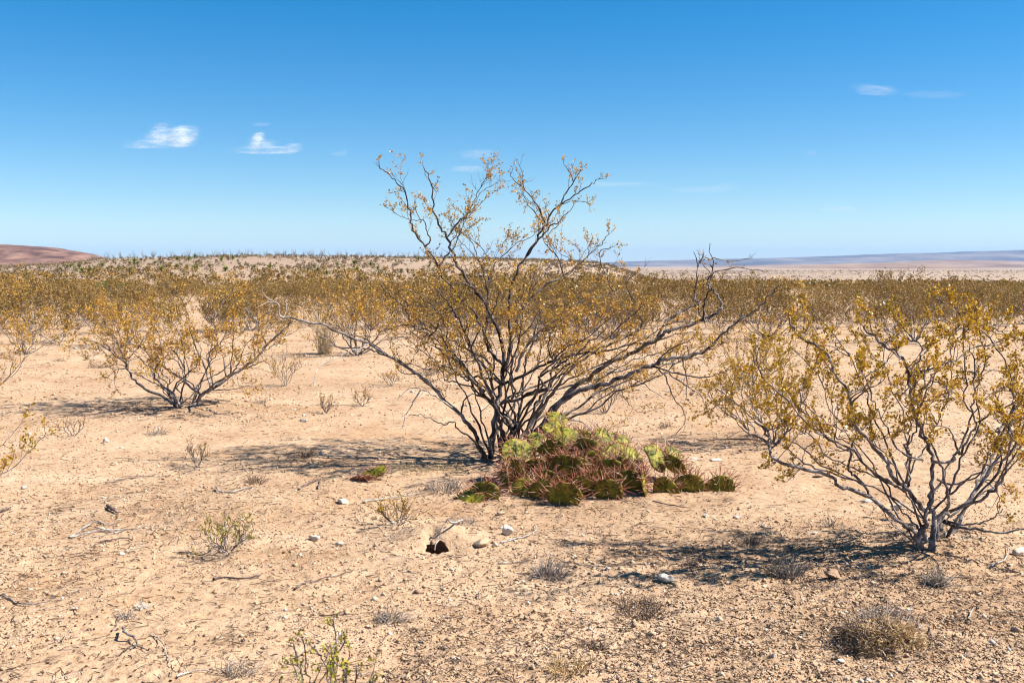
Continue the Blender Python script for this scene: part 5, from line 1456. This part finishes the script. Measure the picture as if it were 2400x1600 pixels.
# ------------------------------------------------------------------ gravel, clods and litter on the ground (nobody could count them)
def gravel(n=200000):
    g = np.random.default_rng(3)
    px = g.uniform(-350, 2750, n); py = 700 + (1800 - 700) * g.random(n) ** 1.2
    dep = EYE / ((py - HORIZON) / FX)
    dep = dep * (1 + g.normal(size=n) * 0.02)
    x = (px - 1200) / FX * dep; y = dep
    dens = 1.9 * vnoise(x * 0.7, y * 0.7, 51) + 0.7 * vnoise(x * 3, y * 3, 52) + 0.02 * np.clip(x, -3, 3) + 0.0
    keep = dens > g.uniform(-0.75, 0.25, n)
    keep &= ((x - BUR.x) / 0.085) ** 2 + ((y - BUR.y - 0.03) / 0.08) ** 2 > 1
    x, y = x[keep], y[keep]; m = len(x)
    z = terrain(x, y)
    size = np.exp(g.normal(size=m) * 0.55) * 0.0029 * np.maximum(1, y / 6.0) ** 0.8
    size = np.clip(size, 0.0016, 0.015 * np.maximum(1, y / 7))
    offs = np.array([(1, 0, 0), (-1, 0, 0), (0, 1, 0), (0, -1, 0), (0, 0, 1), (0, 0, -1)], float)
    P = offs[None] * (0.6 + 0.8 * g.random((m, 6, 1))) + g.normal(size=(m, 6, 3)) * 0.22
    sc = size[:, None, None] * np.stack([0.8 + 0.6 * g.random(m), 0.8 + 0.5 * g.random(m), 0.55 + 0.45 * g.random(m)], -1)[:, None, :]
    P = P * sc
    a = g.random(m) * 2 * np.pi; c, s = np.cos(a)[:, None], np.sin(a)[:, None]
    P = np.stack([P[..., 0] * c - P[..., 1] * s, P[..., 0] * s + P[..., 1] * c, P[..., 2]], -1)
    V = (P + np.stack([x, y, z + size * 0.25], -1)[:, None, :]).reshape(-1, 3)
    tri = np.array([(0, 2, 4), (2, 1, 4), (1, 3, 4), (3, 0, 4), (2, 0, 5), (1, 2, 5), (3, 1, 5), (0, 3, 5)])
    F = (np.arange(m)[:, None, None] * 6 + tri[None]).reshape(-1, 3)
    u = g.random(m)
    tint = np.where(u < 0.80, g.uniform(0.2, 0.72, m), np.where(u < 0.90, g.uniform(0.75, 1.0, m), g.uniform(0.08, 0.3, m)))
    link('gravel', mesh_np('gravel', V, [F], attrs={'tint': np.repeat(tint, 6)}), M_GRAVEL, kind='stuff')
gravel()

def twig_litter(n=26000):
    g = np.random.default_rng(4)
    px = g.uniform(-300, 2700, n * 3); py = 720 + (1750 - 720) * g.random(n * 3) ** 0.8
    dep = EYE / ((py - HORIZON) / FX)
    x = (px - 1200) / FX * dep; y = dep
    lit = np.zeros(n * 3)
    for (lx, ly, rx, ry, s) in LITTER_SPOTS:
        lit = np.maximum(lit, s * np.exp(-((x - lx) / rx) ** 2 - ((y - ly) / ry) ** 2))
    keep = g.random(n * 3) < 0.14 + lit * 0.8 + 0.22 * (vnoise(x * 0.8, y * 0.8, 61) > 0.12)
    keep &= ((x - BUR.x) / 0.16) ** 2 + ((y - BUR.y) / 0.13) ** 2 > 1
    x, y = x[keep][:n], y[keep][:n]; m = len(x)
    z = terrain(x, y)
    L = np.clip(np.exp(g.normal(size=m) * 0.75) * 0.022, 0.006, 0.16) * np.maximum(1, y / 9)
    a = g.random(m) * 2 * np.pi
    pol, tin = [], []
    for i in range(m):
        r = (0.0010 + 0.0014 * g.random() + (0.0018 if L[i] < 0.014 else 0)) * max(1, y[i] / 8)
        dx, dy = math.cos(a[i]) * L[i] / 2, math.sin(a[i]) * L[i] / 2
        bx, by = g.normal() * L[i] * 0.12, g.normal() * L[i] * 0.12
        t0, t1 = g.random() * L[i] * 0.18, g.random() * L[i] * 0.18
        pol.append((np.array([(x[i] - dx, y[i] - dy, z[i] + r + t0), (x[i] + bx, y[i] + by, z[i] + r * 1.5 + (t0 + t1) / 2), (x[i] + dx, y[i] + dy, z[i] + r + t1)]), np.array([r, r * 0.9, r * 0.5])))
        tin.append(float(np.clip(g.random() ** 1.1, 0, 1)))
    V, F, Tt = tubes(pol, 3, tin)
    link('twig_litter', mesh_np('twig_litter', V, [F], attrs={'tint': Tt}), M_LITTER, kind='stuff')
twig_litter()

# ------------------------------------------------------------------ shrubs of the middle distance
def shrub_meshes(seed, leaf, per_m, nstem):
    root = grown_bush('creosote_shrub', 'x', Vector((0, 0, 0)), 1.15, 1.9, nstem, M_BAND, seed, leaf, leaf * 0.95, per_m, 0.013, (0.18, 0.46), a=0.35, sides=4, stem_parts=False)
    kids = list(root.children)
    return root, kids

def copy_thing(root, kids, loc, rz, sc, label, group, sz=1.0):
    r = root.copy(); COL.objects.link(r)
    r.location = loc; r.rotation_euler = (0, 0, rz); r.scale = (sc, sc, sc * sz)
    r['label'] = label; r['group'] = group
    for k in kids:
        c = k.copy(); COL.objects.link(c); c.parent = r
    return r

def band():
    g = np.random.default_rng(12)
    protos = [shrub_meshes(100 + i, 0.045, 7.5, 8 + i % 3) for i in range(7)]
    pts = []
    tries = 0
    while tries < 5200:
        tries += 1
        d = math.sqrt(g.random()) * 106
        u = g.uniform(-420, 2820)
        x = (u - 1200) / FX * d
        if d < 15:
            continue
        lo = np.interp(u, [-400, 150, 260, 420, 700, 1000, 1200, 1500, 1900, 2400, 2800], [17, 18, 23, 22, 18.5, 18, 16.5, 15.5, 15.5, 15.5, 15.5])
        if d < lo:
            continue
        cl = vnoise(np.array([x / 9]), np.array([d / 9]), 71)[0]
        pr = 0.42 + 1.9 * cl
        if d < 34:
            pr *= 1.15
        if u < 700 and d > 85:
            pr *= 0.9
        if g.random() > pr:
            continue
        ok = True
        for (a, b) in pts[-400:]:
            if (a - x) ** 2 + (b - d) ** 2 < 1.2:
                ok = False; break
        if ok:
            pts.append((x, d))
    pts.sort(key=lambda p: p[1])
    label = 'brown-gold creosote shrub in the dense scrub band beyond the open sand'
    front = sorted([p for p in pts if p[1] < 31 and 0 < p[0] / p[1] * FX + 1200 < 2400], key=lambda p: p[0] / p[1])
    words = 'first second third fourth fifth sixth seventh eighth ninth tenth eleventh twelfth thirteenth fourteenth fifteenth sixteenth seventeenth eighteenth nineteenth twentieth'.split()
    def where(u):
        for lim, w in ((420, 'under the red hill end'), (760, 'behind the V-shaped bush'), (1050, 'behind the bare left limb'), (1500, 'behind the tall bush'), (1850, 'behind the tall bush\'s right limbs'), (2500, 'behind the near right bush')):
            if u < lim:
                return w
    lab = {p: 'scrub-edge shrub %s, %s from left in front row' % (where(p[0] / p[1] * FX + 1200), words[i]) for i, p in enumerate(front[:20])}
    grp = 'creosote shrubs of the scrub band'
    N = 296
    used = [False] * len(protos)
    H = terrain(np.array([p[0] for p in pts]), np.array([p[1] for p in pts]))
    far_src = []
    for i, (x, d) in enumerate(pts):
        k = int(g.integers(len(protos)))
        sc = g.uniform(0.40, 1.15) if 26 < d < 55 else g.uniform(0.45, 0.9); rz = g.uniform(0, 6.28)
        if i < N:
            root, kids = protos[k]
            if not used[k]:
                used[k] = True
                root.location = (x, d, H[i] - 0.02); root.rotation_euler = (0, 0, rz); root.scale = (sc, sc, sc * 0.95)
                root['label'] = lab.get((x, d), label); root['group'] = grp
            else:
                copy_thing(root, kids, (x, d, H[i] - 0.02), rz, sc, lab.get((x, d), label), grp, g.uniform(0.85, 1.15))
        else:
            far_src.append((x, d, H[i], sc, rz))
    # the rest of the band: one mass of simpler shrubs
    rest_V, rest_F, rest_T, off = [], [], [], 0
    stV, stF, soff = [], [], 0
    fol = [[c for c in kids if c.name.startswith('foliage')][0].data for _, kids in protos]
    data = []
    for me in fol:
        V = np.empty(len(me.vertices) * 3, np.float32); me.vertices.foreach_get('co', V); V = V.reshape(-1, 4, 3)
        tt = np.empty(len(me.vertices), np.float32); me.attributes['tint'].data.foreach_get('value', tt); tt = tt.reshape(-1, 4)
        data.append((V, tt))
    for (x, d, h, sc, rz) in far_src:
        V, tt = data[int(g.integers(len(data)))]
        n = min(len(V), 330)
        idx = g.choice(len(V), n, replace=False)
        W = V[idx]
        c0 = W.mean(1, keepdims=True)
        W = c0 + (W - c0) * 1.9
        c, s = math.cos(rz), math.sin(rz)
        W = np.stack([W[..., 0] * c - W[..., 1] * s, W[..., 0] * s + W[..., 1] * c, W[..., 2]], -1) * sc + np.array([x, d, h])
        rest_V.append(W.reshape(-1, 3)); rest_T.append(tt[idx].ravel())
        k4 = np.arange(n) * 4 + off
        rest_F.append(np.concatenate([np.stack([k4, k4 + 1, k4 + 2], -1), np.stack([k4, k4 + 2, k4 + 3], -1)]))
        off += n * 4
    if rest_V:
        link('scrub', mesh_np('scrub', np.concatenate(rest_V), [np.concatenate(rest_F)], attrs={'tint': np.concatenate(rest_T)}), M_BAND, kind='stuff')
    print('shrubs', len(pts), 'rest', len(far_src))
band()

def specks(name, pts, h, w, nleaf, mat, seed, size):
    g = np.random.default_rng(seed)
    n = len(pts)
    P = np.array(pts)
    hh = (h[0] + (h[1] - h[0]) * g.random(n)); ww = (w[0] + (w[1] - w[0]) * g.random(n))
    a = g.normal(size=(n, nleaf, 3)); a /= np.linalg.norm(a, axis=2, keepdims=True)
    a *= g.random((n, nleaf, 1)) ** 0.4
    C = P[:, None, :] + a * np.stack([ww, ww, hh * 0.5], -1)[:, None, :] + np.array([0, 0, 1])[None, None, :] * (hh * 0.5)[:, None, None]
    C = C.reshape(-1, 3)
    D = g.normal(size=C.shape) + np.array([0, 0, 0.8]); D /= np.linalg.norm(D, axis=1, keepdims=True)
    S = (np.repeat(hh, nleaf) * size)[:, None]
    A = np.cross(D, g.normal(size=C.shape)); A /= np.linalg.norm(A, axis=1, keepdims=True)
    V = np.stack([C - D * S * 0.5, C + A * S * 0.4, C + D * S * 0.5, C - A * S * 0.4], 1).reshape(-1, 3)
    k = np.arange(len(C)) * 4
    F = np.concatenate([np.stack([k, k + 1, k + 2], -1), np.stack([k, k + 2, k + 3], -1)])
    t = np.clip(np.repeat(g.random(n), nleaf) * 0.6 + g.random(len(C)) * 0.4, 0, 1)
    return link(name, mesh_np(name, V, [F], attrs={'tint': np.repeat(t, 4)}), mat, kind='stuff')

M_HILLBUSH = leaf_material('grey_brown_low_scrub', [(0, (0.09, 0.072, 0.045)), (0.4, (0.17, 0.118, 0.072)), (0.8, (0.22, 0.158, 0.075)), (1, (0.24, 0.20, 0.07))], 0.7, 0.15)
def hill_scrub():
    g = np.random.default_rng(21)
    out = []
    while len(out) < 4400:
        d = math.sqrt(g.uniform(100 ** 2, 300 ** 2)); u = g.uniform(-450, 1560)
        x = (u - 1200) / FX * d
        if g.random() < 0.5 + 1.4 * vnoise(np.array([x / 16]), np.array([d / 16]), 81)[0] + (0.25 if u < 350 else 0):
            out.append((x, d))
    P = np.array(out)
    specks('hillside_scrub', np.column_stack([P, terrain(P[:, 0], P[:, 1])]), (0.22, 0.8), (0.25, 0.7), 20, M_HILLBUSH, 5, 0.42)
    out = []
    while len(out) < 3600:
        d = math.sqrt(g.uniform(480 ** 2, 2600 ** 2)); u = g.uniform(1100, 2900)
        x = (u - 1200) / FX * d
        v = vnoise(np.array([x / 420]), np.array([d / 110]), 91)[0] + 0.4 * vnoise(np.array([x / 120]), np.array([d / 40]), 92)[0]
        if g.random() < 0.15 + 1.7 * max(v, 0):
            out.append((x, d))
    P = np.array(out)
    specks('plain_scrub', np.column_stack([P, terrain(P[:, 0], P[:, 1])]), (0.6, 1.8), (0.8, 2.4), 16, M_HILLBUSH, 6, 0.55)
    # the band thins out onto the foot of the ridge
    out = []
    while len(out) < 700:
        d = g.uniform(100, 165); u = g.uniform(-450, 1500)
        x = (u - 1200) / FX * d
        if g.random() < (0.75 + 1.2 * vnoise(np.array([x / 10]), np.array([d / 10]), 94)[0]) * (1 - (d - 100) / 75 * (1.0 if u > 450 else 0.5)):
            out.append((x, d))
    P = np.array(out)
    specks('ridge_foot_scrub', np.column_stack([P, terrain(P[:, 0], P[:, 1])]), (0.6, 1.2), (0.5, 1.0), 36, M_BAND, 8, 0.30)
    # a denser strip of brush on the plain's near side at right
    out = []
    while len(out) < 900:
        d = g.uniform(108, 190); u = g.uniform(1500, 2850)
        x = (u - 1200) / FX * d
        if g.random() < 0.7 + vnoise(np.array([x / 12]), np.array([d / 12]), 93)[0]:
            out.append((x, d))
    P = np.array(out)
    specks('slope_scrub', np.column_stack([P, terrain(P[:, 0], P[:, 1])]), (0.7, 1.3), (0.6, 1.1), 30, M_BAND, 7, 0.34)
hill_scrub()

# ------------------------------------------------------------------ yuccas and ocotillos on the ridge
def yucca_meshes(seed, trunk_h, n=70, L=0.55):
    g = np.random.default_rng(seed)
    V, F, tin = [], [], []
    for i in range(n):
        az = g.random() * 2 * math.pi; el = math.asin(g.uniform(-0.35, 1.0))
        d = np.array([math.cos(az) * math.cos(el), math.sin(az) * math.cos(el), math.sin(el)])
        s = np.cross(d, [0.01, 0.02, 1.0]); s /= np.linalg.norm(s)
        l = L * g.uniform(0.7, 1.1); w = 0.035
        b = np.array([0, 0, trunk_h]) + d * 0.05
        k = len(V)
        V += [b - s * w * 0.5, b + s * w * 0.5, b + d * l * 0.5 + s * w + [0, 0, 0.01], b + d * l * 0.5 - s * w + [0, 0, 0.01], b + d * l - [0, 0, 0.12 * l]]
        F += [(k, k + 1, k + 2), (k, k + 2, k + 3), (k + 3, k + 2, k + 4)]
        tin += [float(np.clip(0.45 + 0.25 * g.normal() - (0.3 if el < 0 else 0) * -1, 0, 1))] * 5
    crown = mesh_np('crown', np.array(V), [np.array(F)], attrs={'tint': np.array(tin)})
    crown.materials.append(M_YUCCA)
    P = np.array([(0, 0, -0.15), (0.02, 0, trunk_h * 0.5), (0, 0.01, trunk_h + 0.03)])
    tv, tf, _ = tubes([(P, np.array([0.10, 0.085, 0.07]))], 7)
    trunk = mesh_np('trunk', tv, [tf], smooth=True)
    trunk.materials.append(M_YTRUNK)
    return crown, trunk

def yuccas():
    a3 = T(0, 560, 3.92); a4 = T(600, 560, 3.92); a5 = T(1200, 560, 3.92); a6 = T(1800, 560, 3.92)
    short = [yucca_meshes(s, 0.25, 110, 0.72) for s in (1, 2, 3)]
    tall = [yucca_meshes(s, 1.5, 80, 0.5) for s in (4, 5)]
    grp = 'yuccas on the low ridge'
    def put(px, py, hpx, kind, label):
        b = ground_at(px, py)
        if kind == 't':
            cr, tr = tall[int(rng.integers(2))]; full = 2.0
        else:
            cr, tr = short[int(rng.integers(3))]; full = 0.75
        sc = hpx / FX * b.y / full
        root = thing('yucca', label, 'yucca', b, grp)
        root.rotation_euler = (0, 0, float(rng.uniform(0, 6.28))); root.scale = (sc, sc, sc)
        link('crown', cr, None, root); link('trunk', tr, None, root)
    common = 'green yucca rosette dotted among low scrub on the ridge slope'
    for (x, y) in ((555, 292), (650, 262), (730, 268), (755, 310), (820, 308), (940, 256), (1025, 282), (1095, 290), (1195, 238), (1235, 218), (1265, 236), (1550, 254), (1925, 262), (2330, 285), (1790, 180), (2035, 202), (2140, 190), (1735, 200), (1630, 200), (1200, 320), (700, 300), (865, 300), (1420, 235), (620, 270)):
        p = a3((x, y))[0]; put(p[0], p[1] + 1, rng.uniform(10, 14), 's', common)
    for (x, y) in ((535, 265), (480, 296), (570, 296), (745, 248), (855, 302), (925, 296), (1055, 250), (1150, 320), (1335, 308), (1590, 262), (1490, 196), (1120, 288)):
        p = a4((x, y))[0]; put(p[0], p[1] + 1, rng.uniform(9, 13), 's', common)
    for p, h, k, lab in (
        (a3((445, 285))[0], 15, 't', 'tall yucca with trunk before the foot of the red hill'),
        (a3((965, 255))[0], 13, 't', 'yucca with trunk right where the red hill meets the ridge'),
        (a3((1135, 235))[0], 14, 't', 'thin tall yucca on the skyline left of the ridge top'),
        (a3((2225, 200))[0], 20, 't', 'tallest yucca, standing up on the ridge skyline'),
        (a3((2203, 172))[0], 6, 's', 'small yucca at the foot of the tallest one on the skyline'),
        (a3((1200, 300))[0], 12, 's', 'broad yucca at the ridge foot, leftmost of the broad ones'),
        (a3((1360, 290))[0], 12, 's', 'broad yucca just left of the dark round one'),
        (a3((1485, 302))[0], 15, 's', 'dark round yucca with a shadow beneath, ridge foot at left'),
        (a3((1625, 278))[0], 13, 's', 'broad yucca right of the dark round one'),
        (a3((1710, 285))[0], 12, 's', 'pale broad yucca between two darker ones on the slope'),
        (a3((1800, 297))[0], 16, 's', 'largest yellow-green yucca clump low on the slope'),
        (a3((2070, 300))[0], 14, 's', 'yucca with dry skirt above the V-shaped bush'),
        (a3((490, 425))[0], 15, 's', 'pale yellow yucca rising from the scrub band at left'),
        (a3((1995, 440))[0], 20, 't', 'pale yellow yucca with hanging leaves behind the V-shaped bush'),
        (a4((125, 285))[0], 14, 's', 'round yucca alone on the mid slope, right of the V-shaped bush'),
        (a4((650, 338))[0], 13, 's', 'broad low yucca above the tip of the bare left limb'),
        (a4((905, 245))[0], 15, 's', 'big dark yucca in the middle of the slope'),
        (a5((1495, 345))[0], 9, 't', 'small yucca seen right of the tall bush, against the plain'),
        (a6((460, 525))[0], 16, 't', 'yucca standing in the right-hand scrub, above the near bush\'s left limbs'),
        (a6((145, 395))[0], 8, 's', 'little yucca at the edge of the right-hand scrub'),
        (a6((1380, 480))[0], 13, 's', 'dark yucca in the right-hand scrub, above the near bush'),
    ):
        put(p[0], p[1], h, k, lab)
yuccas()

def ocotillos():
    g = np.random.default_rng(31)
    protos = []
    for s in range(4):
        pol = []
        for i in range(9):
            a = g.random() * 6.28; d = Vector((math.cos(a) * 0.30, math.sin(a) * 0.30, 1.0)).normalized()
            L = g.uniform(1.6, 3.0); p = Vector((0, 0, -0.1)); pts = [p]
            for k in range(4):
                d = (d + Vector(g.normal(size=3)) * 0.07).normalized(); pts.append(pts[-1] + d * L / 4)
            pol.append((np.array(pts), np.array([0.045, 0.04, 0.035, 0.028, 0.016])))
        V, F, _ = tubes(pol, 4)
        me = mesh_np('ocotillo', V, [F]); me.materials.append(M_OCO); protos.append(me)
    n = 0
    for u in np.arange(225, 1130, 11):
        uu = u + g.uniform(-7, 7)
        d = g.uniform(255, 292)
        x = (uu - 1200) / FX * d
        o = link('ocotillo', protos[int(g.integers(4))], None)
        o.location = (x, d, hz(x, d)); o.rotation_euler = (0, 0, g.uniform(0, 6.28))
        s = g.uniform(0.55, 1.0); o.scale = (s, s, s)
        tag(o, 'thin grey ocotillo stalks fanning up from the ridge skyline', 'ocotillo', 'ocotillos along the ridge skyline')
        n += 1
ocotillos()

def green_shrubs():
    for px, py, h, w, lab, seed in ((268, 672, 0.9, 2.2, 'fresh light-green shrub in the scrub band at left, right one of two', 61), (240, 678, 0.8, 1.3, 'darker green shrub in the scrub band at left, left one of two', 62)):
        b = at(px, py, 70.0); b.z = hz(b.x, b.y)
        grown_bush('green_shrub', lab, b, h * 1.5, w, 9, leaf_material('green_shrub_leaves', [(0, (0.07, 0.10, 0.025)), (1, (0.19, 0.22, 0.06))]), seed, 0.07, 0.06, 6, 0.014, (0.2, 0.5), a=0.2, stem_parts=False)
green_shrubs()
tris = sum(len(o.data.polygons) for o in SC.objects if o.type == 'MESH')
print('polys', tris, 'objects', len(SC.objects))
